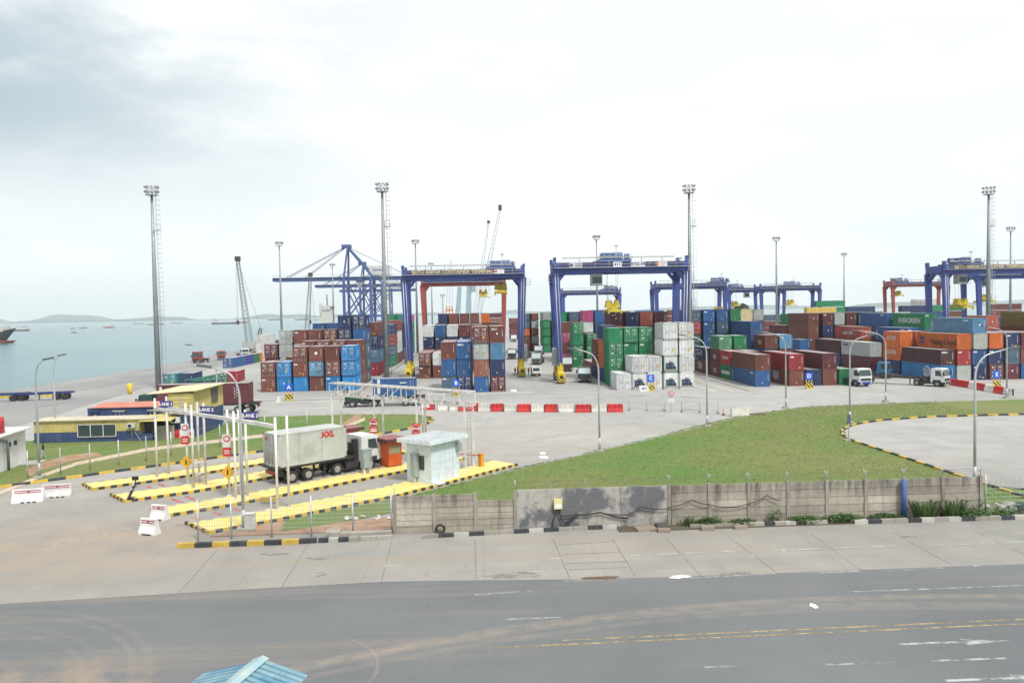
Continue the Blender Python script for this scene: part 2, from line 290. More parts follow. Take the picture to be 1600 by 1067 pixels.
sheet('lawn',grass_l,.06,M_grass)
i4b=[(-16.6,46.72),(-13.4,48.93),(-6.1,54.7),(-3.9,57.4),(-1,59.7)]
sheet('lawn',[(-12.2,46.6),(-8.5,48.6),(-5.2,51.0),(-3.3,53.5),(-3.8,56.2),(-5.6,54.6),(-12.6,49.2)],.055,M_grass)
sheet('lawn',[(36.4,45.3),(36.4,49.8),(36.3,52.5),(60,34),(60,44.6)],.06,M_grass)
t=NT('bare_earth'); v=t.co; a=t.noise(v,.8,5); c=t.mix(t.rng(a,.3,.7),(.27,.145,.085),(.38,.25,.165)); h=t.noise(v,9,4,.7); c=t.mix(1.,c,t.rng(h,.3,.7,.8,1.2),'MULTIPLY'); t.bump(h,.6,.04); M_earth=t.done(c,.95)
sheet('bare_earth',[(-16.3,46.0),(-5.35,46.3),(-5.35,49.5),(-8.6,48.5),(-12.3,46.5),(-12.7,49.1),(-13.6,48.6)],.051,M_earth)
t=NT('dirt_path'); v=t.co; M_path=t.done(t.mix(t.noise(v,1.1,4),(.42,.30,.21),(.55,.47,.39)),.9)
pth=[(0,770),(60,745),(120,724),(230,702),(330,690),(450,676),(540,667),(570,654)]
up=[g(x,y-2.5,.06) for x,y in pth]; dn=[g(x,y+2.5,.06) for x,y in pth]
sheet('path',dn+up[::-1],.066,M_path)
sheet('bare_earth',[g(x,y,.06) for x,y in((40,733),(70,722),(100,712),(150,706),(160,712),(110,720),(70,732),(46,744))],.063,M_earth)
sheet('bare_earth',[g(x,y,.06) for x,y in((520,672),(545,655),(556,647),(566,648),(560,660),(535,672))],.063,M_earth)
# dark soil strip at the foot of the wall
sheet('bare_earth',[(8.0,44.4),(36.4,44.9),(36.4,46.3),(8,46.0)],.045,paint('dark_soil',(.09,.075,.05),.95,.3))
# grass blades, too many to count
rnd=random.Random(5); b=MB()
def inside(p,poly):
    x,y=p; k=False; j=len(poly)-1
    for i in range(len(poly)):
        if (poly[i][1]>y)!=(poly[j][1]>y) and x<(poly[j][0]-poly[i][0])*(y-poly[i][1])/(poly[j][1]-poly[i][1])+poly[i][0]: k=not k
        j=i
    return k
def blades(poly,n,hh,xr,yr,ww=.026):
    vs=[];fs=[];c0=0
    while c0<n:
        x=rnd.uniform(*xr); y=yr[0]+(yr[1]-yr[0])*rnd.random()**1.6
        if not inside((x,y),poly): continue
        a=rnd.uniform(0,6.28); h=hh*rnd.uniform(.4,1.3); w_=ww*(1+(y-46)/40); l=rnd.uniform(-.05,.05); o=len(vs)
        vs+=[(x-w_*math.cos(a),y-w_*math.sin(a),.055),(x+w_*math.cos(a),y+w_*math.sin(a),.055),(x+l,y+l*.6,.06+h)]; fs.append((o,o+1,o+2)); c0+=1
    b.add(vs,fs,0)
blades(grass_r+kr[1:]+[(-5.3,46.6)],60000,.05,(-5,60),(46.6,100)); blades(grass_l,15000,.05,(-60,-6),(55,101))
def tufts(poly,n,xr,yr,edge=False):
    c0=0; m=len(poly)
    while c0<n:
        if edge:
            k=rnd.randrange(m); a,d=Vector(poly[k]),Vector(poly[(k+1)%m]); p=a.lerp(d,rnd.random()); x,y=p.x+rnd.uniform(-.12,.12),p.y+rnd.uniform(-.12,.12)
            if not(xr[0]<x<xr[1] and yr[0]<y<yr[1]): c0+=.05; continue
        else:
            x=rnd.uniform(*xr); y=rnd.uniform(*yr)
            if not inside((x,y),poly): continue
        q=rnd.uniform(.5,1.3); vs=[];fs=[]
        for _ in range(rnd.randrange(5,14)):
            a=rnd.uniform(0,6.28); r_=q*rnd.uniform(0,.22); px_,py_=x+r_*math.cos(a),y+r_*math.sin(a); h=q*rnd.uniform(.05,.16); w_=.02; o=len(vs); e_=rnd.uniform(0,3.1)
            vs+=[(px_-w_*math.cos(e_),py_-w_*math.sin(e_),.05),(px_+w_*math.cos(e_),py_+w_*math.sin(e_),.05),(px_+math.cos(a)*h*.7,py_+math.sin(a)*h*.7,.05+h)]; fs.append((o,o+1,o+2))
        b.add(vs,fs,0); c0+=1
LR=grass_r+kr[1:]+[(-5.3,46.6)]
tufts(LR,900,(-5,60),(46.6,100)); tufts(LR,1100,(-6,62),(46,101),True); tufts(grass_l,250,(-60,-6),(55,101)); tufts(grass_l,600,(-60,-5),(50,102),True)
t=NT('grass_blades'); v=t.co; a=t.noise(v,.05,5,.6); c=t.mix(t.rng(a,.36,.62),(.088,.205,.027),(.168,.19,.056)); c=t.mix(1.,c,t.rng(t.noise(v,6,2),.3,.7,.85,1.15),'MULTIPLY'); M_bl=t.done(c,.8)
gb=b.build('grass',M_bl); tag(gb,'short green and yellowing grass blades on the lawns','grass',None,'stuff')
# --- kerbs painted in two colours
M_ky=paint('kerb_yellow',(.52,.36,.05),.6,.75,fine=2.2,rust=(.30,.25,.18)); M_kb=paint('kerb_black',(.035,.04,.05),.6,.6,fine=2.2,rust=(.24,.21,.17)); M_kw=paint('kerb_white',(.42,.41,.38),.7,.7,rust=(.2,.15,.11)); M_kg=paint('kerb_bare_concrete',(.30,.28,.25),.8,.5)
def kerb(pts,h=.16,wd=.22,seg=.95,cols=(0,1),name='kerb',mats=None):
    b=MB(); P=[Vector((*p,0)) for p in pts]; L=[0]
    for i in range(1,len(P)): L.append(L[-1]+(P[i]-P[i-1]).length)
    def at(s):
        for i in range(1,len(P)):
            if s<=L[i]+1e-6: return P[i-1].lerp(P[i],(s-L[i-1])/(L[i]-L[i-1]))
        return P[-1]
    n=max(1,round(L[-1]/seg)); k=0
    for i in range(n):
        a=at(L[-1]*i/n+.01); c=at(L[-1]*(i+1)/n-.01); b.bar(a+Vector((0,0,h/2)),c+Vector((0,0,h/2)),wd,h,cols[i%len(cols)])
    return struct(name,b,mats or [M_ky,M_kb,M_kw,M_kg])
kerb(kr,seg=1.25,h=.2); kerb([(-46,55.1),(-37.9,61.6),(-21.4,74.8),(-14.1,79.7),(-8.2,87.5),(-6.5,90.8),(-5.9,93),(-6.0,95.2),(-6.9,97.7)],seg=1.25,h=.2)
kerb([(-17.4,44.1),(-11.4,44.12),(-9.6,44.3)],seg=.98,wd=.3,h=.26); kerb([(-9.5,44.3),(-7.2,44.35)],seg=.6,wd=.3,h=.24,cols=(1,2,1,3)); kerb([(-7.1,44.4),(-5.3,44.45)],seg=.9,wd=.3,h=.24,cols=(3,))
kerb([(-3.5,44.5),(3,45.0),(8,45.35)],seg=.9,wd=.25,h=.2,cols=(3,1,2,1,3)); kerb([(12.3,44.9),(15.4,44.85)],seg=.9,h=.2,cols=(3,)); kerb([(15.5,44.85),(20.6,44.8)],seg=.62,h=.24,wd=.3,cols=(3,3,1,3,2,1)); kerb([(22.2,44.7),(32.8,44.6)],seg=.8,h=.24,wd=.3,cols=(2,1,3,3,1,2,3)); kerb([(32.9,44.6),(42,44.7)],seg=.9,h=.24,wd=.3,cols=(3,0,1,0))
kerb([g(655,771),g(800,736),g(860,723),g(1000,691),g(1170,649),g(1260,637),g(1400,631),(73.5,100.4),(95,100.8)],seg=3,h=.07,wd=.2,cols=(3,))
kerb([(72,78.4),(63,78.2),(60.2,77.6),(61,76.8),(72,77.0)],seg=.9,h=.2)
sheet('traffic_island',[(72,78.2),(63,78.1),(60.4,77.6),(61.2,77),(72,77.2)],.17,paint('island_yellow',(.62,.45,.05),.6,.3))
# --- yellow lane islands of the gate
t=NT('island_yellow_paint'); v=t.co; a=t.noise(v,.9,5); f=t.noise(v,7,4,.7); c=t.mix(t.rng(a,.3,.7),(.66,.53,.13),(.72,.61,.23)); c=t.mix(t.rng(f,.56,.70,0,.7),c,(.38,.34,.28)); c=t.mix(t.rng(t.noise(t.map(v,(.12,1.6,1),(0,0,R(-41))),1.,4,.6),.56,.72,0,.5),c,(.33,.29,.23)); t.bump(f,.4,.01); M_isl=t.done(c,.65)
M_ipv=paint('island_paver',(.30,.29,.28),.8,.3)
def island(edge,wd,seed):
    P=[Vector((*p,0)) for p in edge]; rnd=random.Random(seed); d=(P[-1]-P[0]).normalized(); n=Vector((-d.y,d.x,0)); b=MB()
    fa=[p+n*wd for p in P]; poly=[(p.x,p.y) for p in P]+[(p.x,p.y) for p in fa[::-1]]
    b.prism(poly,-.2,.15)
    L=(P[-1]-P[0]).length; m=int(L/.42); pts=[]
    def at(s):
        acc=0
        for i in range(1,len(P)):
            l=(P[i]-P[i-1]).length
            if s<=acc+l or i==len(P)-1: return P[i-1].lerp(P[i],(s-acc)/l)
            acc+=l
    for k in range(m+1): p=at(L*k/m)+n*.05; pts.append((p.x,p.y))
    for k in range(m,-1,-1): p=at(L*k/m)+n*(wd*.86+.17*(-1)**k+rnd.uniform(-.15,.06)); pts.append((p.x,p.y))
    b.prism(pts,.15,.155,1); struct('traffic_island',b,[M_ipv,M_isl])
    kerb([tuple(p.xy) for p in P],h=.2,wd=.16,seg=.42,cols=(0,1)); kerb([tuple(p.xy) for p in fa],h=.152,wd=.14,seg=2.4,cols=(3,)); kerb([tuple(P[0].xy),tuple(fa[0].xy)],h=.2,wd=.16,seg=.4,cols=(0,1))
island([(-29.9,59.8),(-25.7,62.6),(-18.9,68.6),(-9.5,76.9)],2.9,1); island([(-25.5,55.5),(-21.6,57.9),(-17.2,62.2),(-6.7,72.4)],3.1,2)
island([(-20.8,51.0),(-17.3,53.5),(-13.5,56.8),(-6.2,63.6),(-1.4,68.4)],2.8,3); island([(-16.6,46.72),(-13.4,48.93),(-6.1,54.8),(-2.2,59.0),(3.0,64.9)],3.3,4)
# runway beams and worn strips beside the stacks
M_run=plain('runway_beam',(.45,.43,.38),.8); M_rund=plain('runway_gutter',(.19,.175,.155),.85)
for x in(-20.6,-15.2,-13.4,39.9,42.3,37.0): b=MB(); b.box(x-.3,x+.3,119,330,.001,.006); struct('runway_beam',b,M_rund if x in(-13.4,42.3,-20.6) else M_run)
for y in(118.5,121.0,123.4): b=MB(); b.box(-42,-13,y-.25,y+.25,.001,.006); struct('runway_beam',b,M_run if y!=121 else M_rund); b=MB(); b.box(44,110,y-.2,y+.2,.001,.006); struct('runway_beam',b,M_run)
b=MB(); b.box(-13,8.6,122.2,125.6,.0,.13); struct('kerb',b,plain('slab_edge',(.38,.37,.34),.8))
# --- sea, hills
t=NT('sea_water'); v=t.co; wv=t.noise(t.map(v,(1,1.6,1)),.35,5,.6); wb=t.noise(v,.004,4); c=t.mix(t.rng(wb,.35,.65),(.036,.13,.155),(.066,.175,.19)); w3=t.noise(t.map(v,(.02,.11,1)),1.,4,.6); c=t.mix(t.rng(w3,.4,.65,0,.5),c,(.085,.205,.22)); t.bump(wv,.5,.9); M_sea=t.done(c,.2)
b=MB(); n=64; b.prism([(40000*math.cos(k*6.2832/n),40000*math.sin(k*6.2832/n)) for k in range(n)],-14,-4.2); struct('sea',b,M_sea)
def hills(x0,x1,y,hmax,seed,m,n=60,shape=None):
    rnd=random.Random(seed); b=MB(); ph=[rnd.uniform(0,6) for _ in range(5)]; top=[]; 
    for i in range(n+1):
        u=i/n; h=0
        for k in range(5): h+=math.sin(u*(3+k*3.7)*2+ph[k])/(k+1)
        h=(h/2.3+1)/2*math.sin(math.pi*u)**.6; h=max(.04,h)*hmax
        if shape: h=shape(u)*hmax
        h*=1+.04*rnd.uniform(-1,1); top.append((x0+(x1-x0)*u,h))
    V=[];F=[]
    for x,h in top: V+=[(x,y-h*1.2-60,-5),(x,y,h),(x,y+h*1.5+60,-5)]
    for i in range(n): F+=[(3*i,3*i+3,3*i+4,3*i+1),(3*i+1,3*i+4,3*i+5,3*i+2)]
    b.add(V,F); struct('hills',b,m)
M_hill=paint('wooded_hill',(.035,.06,.05),.95,.2,fine=.02)
gs=lambda u,c,wd,a: a*math.exp(-((u-c)/wd)**2)
hills(-6500,-2600,9000,85,1,M_hill,shape=lambda u:(gs(u,.42,.07,.4)+gs(u,.33,.05,.2)+gs(u,.72,.06,.55)+gs(u,.62,.05,.25)+gs(u,.79,.03,.3)+gs(u,.52,.05,.3)+gs(u,.2,.06,.3))*min(1,(1-u)*6)+.01)
hills(-7600,-3800,10300,150,2,M_hill,shape=lambda u:gs(u,.25,.06,.35)+gs(u,.34,.05,.4)+gs(u,.55,.08,.62)+gs(u,.67,.07,.45)+gs(u,.1,.06,.3)+.02+gs(u,.85,.05,.2))
hills(-3000,-1350,9500,90,3,M_hill,shape=lambda u:gs(u,.25,.14,.5)+gs(u,.5,.12,.4)+gs(u,.8,.1,.3)+.08)
hills(1500,7500,9000,60,4,M_hill,shape=lambda u:(.62+.3*math.sin(u*9)+.15*math.sin(u*23))*min(1,u*6))
hills(3300,6200,7000,62,6,M_hill,shape=lambda u:(.55+.25*math.sin(u*7+1)+.1*math.sin(u*31))*min(1,u*7))
hills(-1200,1800,10000,55,5,M_hill,shape=lambda u:.5+.25*math.sin(u*14)+.15*math.sin(u*37))
# ================================================================ containers
CC={'br':('brown',(.165,.058,.045)),'mr':('maroon',(.115,.03,.04)),'dm':('dark maroon',(.065,.025,.032)),'rd':('red',(.33,.035,.045)),'ro':('rust red',(.30,.065,.05)),'tb':('tan brown',(.27,.11,.075)),
'bl':('blue',(.025,.10,.27)),'bb':('bright blue',(.02,.21,.50)),'nv':('navy',(.02,.04,.12)),'lb':('light blue',(.09,.24,.40)),'gb':('grey blue',(.075,.13,.19)),'vb':('violet blue',(.05,.05,.30)),
'gr':('green',(.012,.20,.085)),'dg':('dark green',(.012,.085,.055)),'lg':('pale green',(.09,.30,.17)),'tl':('teal',(.06,.27,.29)),'or':('orange',(.58,.14,.03)),'sa':('salmon',(.45,.12,.085)),'pk':('pink',(.46,.075,.20)),
'wh':('white',(.60,.62,.62)),'gy':('grey',(.36,.39,.39)),'ol':('olive',(.15,.115,.03)),'ye':('yellow',(.50,.36,.09)),'cr':('cream',(.55,.47,.27)),'gg':('grey green',(.49,.52,.48))}
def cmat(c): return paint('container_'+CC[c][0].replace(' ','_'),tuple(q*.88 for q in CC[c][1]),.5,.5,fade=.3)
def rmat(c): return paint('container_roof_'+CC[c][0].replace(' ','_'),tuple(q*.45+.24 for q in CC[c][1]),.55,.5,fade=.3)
M_rod=plain('lock_rod_steel',(.33,.33,.32),.5); M_cast=plain('corner_casting_steel',(.07,.055,.05),.7); M_mark=plain('container_marks_white',(.62,.63,.62),.6); M_marky=plain('container_marks_yellow',(.62,.44,.06),.6); M_logo=plain('logo_white',(.58,.59,.59),.6); M_navyl=plain('logo_navy',(.02,.04,.16),.6); M_blackl=plain('logo_black',(.02,.02,.022),.6); M_redl2=plain('logo_red',(.5,.03,.03),.6); M_gold=plain('logo_gold',(.42,.22,.04),.6)
CM={}
W2=1.219
def corr(n,d=.036,u0=0,u1=1):
    "trapezoid corrugation along one axis: list of (position, depth)"
    o=[]; p=(u1-u0)/n
    for i in range(n): a=u0+i*p; o+=[(a,0),(a+.30*p,0),(a+.5*p,d),(a+.80*p,d)]
    return o+[(u1,0)]
def shell(L,h,door):
    k=('s',L,h,door)
    if k in CM: return CM[k]
    b=MB(); l=L/2; z0,z1=.15,h-.10
    for sx in(-1,1):
        pr=corr(int(L/.27),.036,-l+.1,l-.1); V=[];
        for y,d in pr: V+=[(sx*(W2-.012-d),y,z0),(sx*(W2-.012-d),y,z1)]
        b.add(V,[(2*i,2*i+2,2*i+3,2*i+1) for i in range(len(pr)-1)])
    for sy in((-1,1) if not door else (1,)):
        pr=corr(9,.045,-W2+.1,W2-.1); V=[]
        for x,d in pr: V+=[(x,sy*(l-.012-d),z0),(x,sy*(l-.012-d),z1)]
        b.add(V,[(2*i,2*i+2,2*i+3,2*i+1) for i in range(len(pr)-1)])
    if door: b.quad((-W2+.05,-l+.09,z0),(W2-.05,-l+.09,z0),(W2-.05,-l+.09,z1),(-W2+.05,-l+.09,z1))
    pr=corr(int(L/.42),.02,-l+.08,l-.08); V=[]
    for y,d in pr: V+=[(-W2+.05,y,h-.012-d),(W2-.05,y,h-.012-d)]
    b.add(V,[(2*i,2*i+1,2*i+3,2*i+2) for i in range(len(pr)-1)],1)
    b.quad((-W2+.03,-l+.03,.12),(W2-.03,-l+.03,.12),(W2-.03,l-.03,.12),(-W2+.03,l-.03,.12))
    o=b.build('tmp',[M_white,M_white]); CM[k]=o.data; bpy.data.objects.remove(o); return CM[k]
def frame(L,h):
    k=('f',L,h)
    if k in CM: return CM[k]
    b=MB(); l=L/2
    for sx in(-1,1):
        for sy in(-1,1):
            b.box(*sorted((sx*W2,sx*(W2-.11))),*sorted((sy*l,sy*(l-.11))),.12,h-.12)
            for z in(0,h-.12): b.box(*sorted((sx*W2,sx*(W2-.165))),*sorted((sy*(l+.003),sy*(l-.18))),z,z+.12,1)
        b.box(*sorted((sx*W2,sx*(W2-.06))),-l+.18,l-.18,.02,.15); b.box(*sorted((sx*W2,sx*(W2-.05))),-l+.18,l-.18,h-.10,h-.003)
    for sy in(-1,1): b.box(-W2+.165,W2-.165,*sorted((sy*l,sy*(l-.07))),.01,.15); b.box(-W2+.165,W2-.165,*sorted((sy*l,sy*(l-.07))),h-.12,h-.003)
    o=b.build('tmp',[M_white,M_cast]); CM[k]=o.data; bpy.data.objects.remove(o); return CM[k]
def doorm(L,h,s):
    k=('d',L,h,s)
    if k in CM: return CM[k]
    b=MB(); l=L/2; x0,x1=sorted((s*.012,s*(W2-.115))); b.box(x0,x1,-l+.03,-l+.075,.16,h-.13)
    for i in range(4): z=.28+i*(h-.5)/4; b.box(x0+.09,x1-.09,-l+.016,-l+.03,z,z+(h-.5)/4-.14)
    o=b.build('tmp',[M_white]); CM[k]=o.data; bpy.data.objects.remove(o); return CM[k]
def rodm(L,h,s):
    k=('r',L,h,s)
    if k in CM: return CM[k]
    b=MB(); l=L/2
    for x in(.27,.82):
        b.tube([(s*x,-l+.0,.1),(s*x,-l+.0,h-.08)],.022,6)
        for z in(.3,h*.5,h-.35): b.box(s*x-.06,s*x+.06,-l-.02,-l+.016,z-.05,z+.05)
        b.box(*sorted((s*x,s*(x+.4*(1 if x<.5 else -1)))),-l-.03,-l,h*.42,h*.42+.05)
    o=b.build('tmp',[M_rod]); CM[k]=o.data; bpy.data.objects.remove(o); return CM[k]
def marksm(L,h,kind):
    k=('m',L,h,kind)
    if k in CM: return CM[k]
    b=MB(); l=L/2; y=-l-.004; rnd=random.Random(kind)
    def q(x,z,w_,hh,m=0): b.box(x-w_/2,x+w_/2,y-.003,y+.018,z-hh/2,z+hh/2,m)
    if kind<10:      # closed end: code down the right edge, here and there a plate
        for i in range(9): q(.86,h-.55-i*.13,.07,.085)
        if kind%3==1: q(rnd.uniform(-.2,.3),.55,.16,.2,1)
        if kind%3==2: q(0,h*.55,.22,.3)
        if kind%4==3: q(.5,.4,.3,.16,1); q(-.75,h-.5,.6,.22)
    elif kind<20:    # door end: number and weight table on the right leaf
        for i in range(2): q(.62,h-.42-i*.16,.5,.06)
        for i in range(4): q(.58,h-.95-i*.16,.34,.035)
        q(-.62,h-.55,.34,.16); q(-.45,h-.95,.12,.18)
        if kind%3==0: q(-.62,.62,.5,.2); q(.75,.75,.16,.3)
        if kind%3==1: q(.45,.9,.26,.34,1)
        if kind%2: q(-.7,h*.45,.2,.2); q(.2,h*.5,.1,.2)
        for i in range(5): q(-.9+i*.45,.25,.07,.07)
    else:            # tall side letters are text objects; this is the yellow height strip
        q(-.7,h-.2,.5,.07,1); q(.7,h-.2,.5,.07,1)
    o=b.build('tmp',[M_mark,M_marky]); CM[k]=o.data; bpy.data.objects.remove(o); return CM[k]
def reefm(L,h):
    k=('reef',L,h)
    if k in CM: return CM[k]
    b=MB(); y=-L/2
    b.box(-W2+.16,W2-.16,y+.02,y+.06,.15,h-.15,0)
    b.box(-.85,.85,y-.01,y+.02,.55,1.55,1); b.box(-1.0,1.0,y-.005,y+.02,.2,.5,2)
    for x in(-.38,.40): b.disc((x-.1,y-.03,1.08),.36,'y',.04,18,3); b.disc((x-.1,y-.055,1.08),.10,'y',.02,10,2)
    b.box(.45,.95,y-.03,y-.008,1.0,1.5,0); b.box(-.9,-.6,y-.03,y-.008,1.3,1.6,2); b.box(-.35,.3,y-.02,y-.008,1.62,1.82,2)
    for i in range(5): b.box(-.8+i*.33,-.62+i*.33,y-.02,y-.006,.28,.43,0)
    o=b.build('tmp',[M_white,M_black,plain('reefer_grille',(.12,.13,.14),.6),plain('reefer_fan',(.03,.06,.13),.5)]); CM[k]=o.data; bpy.data.objects.remove(o); return CM[k]
def setm(o,m,i=0): o.material_slots[i].link='OBJECT'; o.material_slots[i].material=m
rc=random.Random(11)
def container(x,yf,z,L,c,opt='',h=2.59,rz=0.,label=None,group='stacked shipping containers',det=2):
    "x = middle of the near end, yf = its near end, z = level it stands on"
    m=cmat(c); door='d' in opt
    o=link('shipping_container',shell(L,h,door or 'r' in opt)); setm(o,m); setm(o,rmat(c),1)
    off=Vector((0,L/2,0)); off.rotate(Euler((0,0,rz))); o.location=(x+off.x,yf+off.y,z); o.rotation_euler=(0,0,rz)
    tag(o,label,'container',group)
    if det<1: return o
    f=link('frame',frame(L,h),o); setm(f,m)
    if door:
        for s in(-1,1):
            d=link('door',doorm(L,h,s),o); setm(d,m)
            if det>1: link('lock_rods',rodm(L,h,s),d)
    if 'r' in opt: link('cooling_unit',reefm(L,h),o)
    elif det>1 and 'n' not in opt: link('markings',marksm(L,h,(10+rc.randrange(6)) if door else rc.randrange(8)),o)
    return o
ORD=['first','second','third','fourth','fifth','sixth','seventh','eighth','ninth','tenth']
TIER=['bottom','second','third','fourth','fifth','sixth','seventh']
L4,L2=12.19,6.06
ALL=[]
def row(block,rname,yf,L,stacks,h=2.59,det=2,first=0,hid=None,nolab=False):
    "stacks: list of (x of left edge, tokens bottom to top); a token is colour[.options][/lettering]"
    for i,(x,toks,*hh) in enumerate(stacks):
        toks=toks.split(); z=0; hc=hh[0] if hh else h
        for k,tk in enumerate(toks):
            tk,_,lt=tk.partition('/'); c,_,opt=tk.partition('.')
            lv='topmost' if k==len(toks)-1 and k>0 else (TIER[k] if k==0 or k>3 else TIER[k])
            kind='refrigerated container' if 'r' in opt else ('door-end container' if 'd' in opt else 'container')
            pos=f', {ORD[i+first]} stack from left' if len(stacks)>1 or first else ''
            lab=f"{CC[c][0]} {kind}, {lv} level{pos}, {rname}{block}" if len(toks)>1 else f"{CC[c][0]} {kind} standing alone{pos}, {rname}{block}"
            o=container(x+W2+rc.uniform(-.05,.05),yf+rc.uniform(-.12,.12),z,L,c,opt,hc,0,lab,'stacked shipping containers',det)
            ALL.append((block,rname,i,k,o,lt,L,hc)); z+=hc
            if lt: letter(o,lt,L,hc)
def letter(o,lt,L,h):
    "logos: side.L or side.R, see the photograph"
    a=lambda n,s,size,m,y,z,side,sx=1.: text(n,s,size,m,o,((-W2-.004) if side=='L' else W2+.004,y,z),LEFTS if side=='L' else RIGHTS,bold=.012,sx=sx)
    if lt=='EVER': a('lettering','EVERGREEN',1.45,M_logo,-.4,1.3,'L',1.05)
    elif lt=='HAPAG': a('lettering','Hapag-Lloyd',1.5,M_blackl,-1.9,1.15,'L'); b=MB(); 
    elif lt=='CCNI': a('lettering','(CCNI)',1.0,M_logo,.1,1.45,'L')
    elif lt=='HAMB': a('lettering','LINE C>RD',.95,M_logo,-.3,1.35,'L')
    elif lt=='MSK': a('lettering','MAERSK',.6,M_navyl,4.1,2.1,'L')
    elif lt=='TEXS': a('lettering','TRITON',.9,M_logo,.3,1.2,'L')
    elif lt=='TEXW': a('lettering','TEX',1.1,M_logo,.0,1.1,'L')
    elif lt=='REDW': a('lettering','CRONOS',.8,M_logo,.0,1.3,'L')
    elif lt=='TRIR': a('lettering','TEX',1.25,M_gold,.0,1.2,'R')
    if lt=='HAPAG':
        b=MB(); x=-W2-.012; b.box(x,x+.01,3.7,5.0,.75,1.95); o2=b.build('emblem',M_navyl,o); b=MB(); b.box(x-.004,x,3.7,3.95,1.45,1.58); b.box(x-.004,x,4.3,5.0,1.2,1.3); b.box(x-.004,x,3.7,4.4,.95,1.05); b.build('emblem_bars',cmat('or'),o2)
    if lt=='STRIPE': b=MB(); b.box(-W2-.012,-W2-.003,-2.4,2.4,.9,1.5); b.build('stripe',M_logo,o)
    if lt=='EMB':
        b=MB(); x=-W2-.006; b.box(x-.004,x,-1.6,1.6,2.15,2.22)
        for i in range(5): b.box(x-.004,x,-1.3+i*.56,-.95+i*.56,.55+.18*abs(i-2),2.0)
        b.build('emblem',M_logo,o)
    if lt=='NOL':
        b=MB(); x=-W2-.006; pr=[(1.6*math.cos(a),1.35+.75*math.sin(a)) for a in [i*.35 for i in range(18)]]; b.tube([(x,p,q) for p,q in pr[:13]],.07,4); b.build('emblem',M_logo,o); a('lettering','MAXXX',.8,M_logo,0,1.3,'L')
    if lt=='RING':
        b=MB(); x=-W2-.006; b.tube([(x,-2+1.0*math.cos(i*.39),1.35+.85*math.sin(i*.39)) for i in range(17)],.1,4); [b.box(x-.004,x,-2.9,-1.1,.75+i*.3,.87+i*.3) for i in range(4)]; b.build('emblem',M_logo,o)
    if lt=='ARR':
        b=MB(); x=W2+.006; b.bar((x,-.5,.7),(x,.3,1.2),.02,.3); b.bar((x,.4,1.3),(x,-.3,1.75),.02,.28); b.bar((x,-.6,1.4),(x,.5,1.0),.02,.2); b.build('emblem',M_logo,o)
    if lt=='WTAG': b=MB(); x=-W2-.006; [b.box(x-.004,x,L/2-.55,L/2-.25,.35+i*.3,.55+i*.3) for i in range(int((h-.6)/.3))]; b.box(x-.004,x,-L/2+1.2,-L/2+2.6,h-.55,h-.35); b.build('side_code',M_logo,o)
    if lt=='ENDW': text('lettering','MAX',.42,M_logo,o,(-.45,-L/2-.012,h-.5),FRONT,bold=.012)
    if lt=='PENNY': b=MB(); y=-L/2-.008; b.disc((.0,y,h*.55),.28,'y',.008,14,0); b.build('emblem',M_logo,o)
    if lt=='OLI': b=MB(); x=-W2-.006; b.tube([(x,-1.2+.6*math.cos(i*.39),1.3+.75*math.sin(i*.39)) for i in range(17)],.16,4); b.build('emblem',M_blackl,o)
A,Bk,Ck,Dk,Ek=' of block A',' of block B',' of block C',' of block D',' of block E'
# ---- block A, on the quay side
xa=lambda i:-38.2+2.8*i
row(A,'front row',135.3,L2,[(xa(0),'br br.d'),(xa(1),'bb bb.d'),(xa(2),'bb br br.d'),(xa(3),'br lb.d br/PENNY'),(xa(4),'bb br.d br'),(xa(5),'bb/ARR bb.d/ARR bb.d/ARR')])
row(A,'second row',141.8,L2,[(xa(1),'br br',),(xa(2),'bl br br'),(xa(3),'br br br.d'),(xa(4),'br br br.d'),(xa(5),'br/TRIR br/TRIR br/TRIR')],2.85)
row(A,'third row',148.4,L2,[(xa(-1),'br br mr.d'),(xa(0),'br gy.d gy.d gy.d'),(xa(1),'br br gy br'),(xa(2),'br br br br'),(xa(3),'bl br br.d br.d'),(xa(4),'nv bl nv nv.d nv'),(xa(5),'gb/ARR gb/ARR gb/ARR bl/ARR nv.d/ARR')],2.62)
row(A,'fourth row',155.5,L2,[(xa(0)-1.5,'br sa gy'),(xa(3),'bl br br bl.d'),(xa(4),'br bl nv nv')],2.9,1)
row(A,'fifth row',166.,L4,[(xa(1)-.2,'br br nv bl'),(xa(2),'br gr bl bl'),(xa(3),'br br br lb'),(xa(4),'rd bb nv bb'),(xa(5),'rd lb.d/ARR nv.d/ARR br')],2.88)
row(A,'sixth row',192.5,L4,[(xa(4),'gr gr ro nv.d'),(xa(5),'gr gb ro nv.d')],2.7,1)
row(A,'seventh row',205.5,L4,[(xa(4),'gr br wh ro'),(xa(5),'br wh wh.d ro')],2.9,1)
row(A,'eighth row',225.,L4,[(xa(4),'gr bl nv gb gr'),(xa(5)+.6,'nv nv nv nv tl')],2.65,1)
row(A,'ninth row',255.,L4,[(-30.5,'br rd gr ro tl'),(-27.6,'gy gr nv gr gr'),(-24.8,'gr gr gr gr pk')],2.6,0)
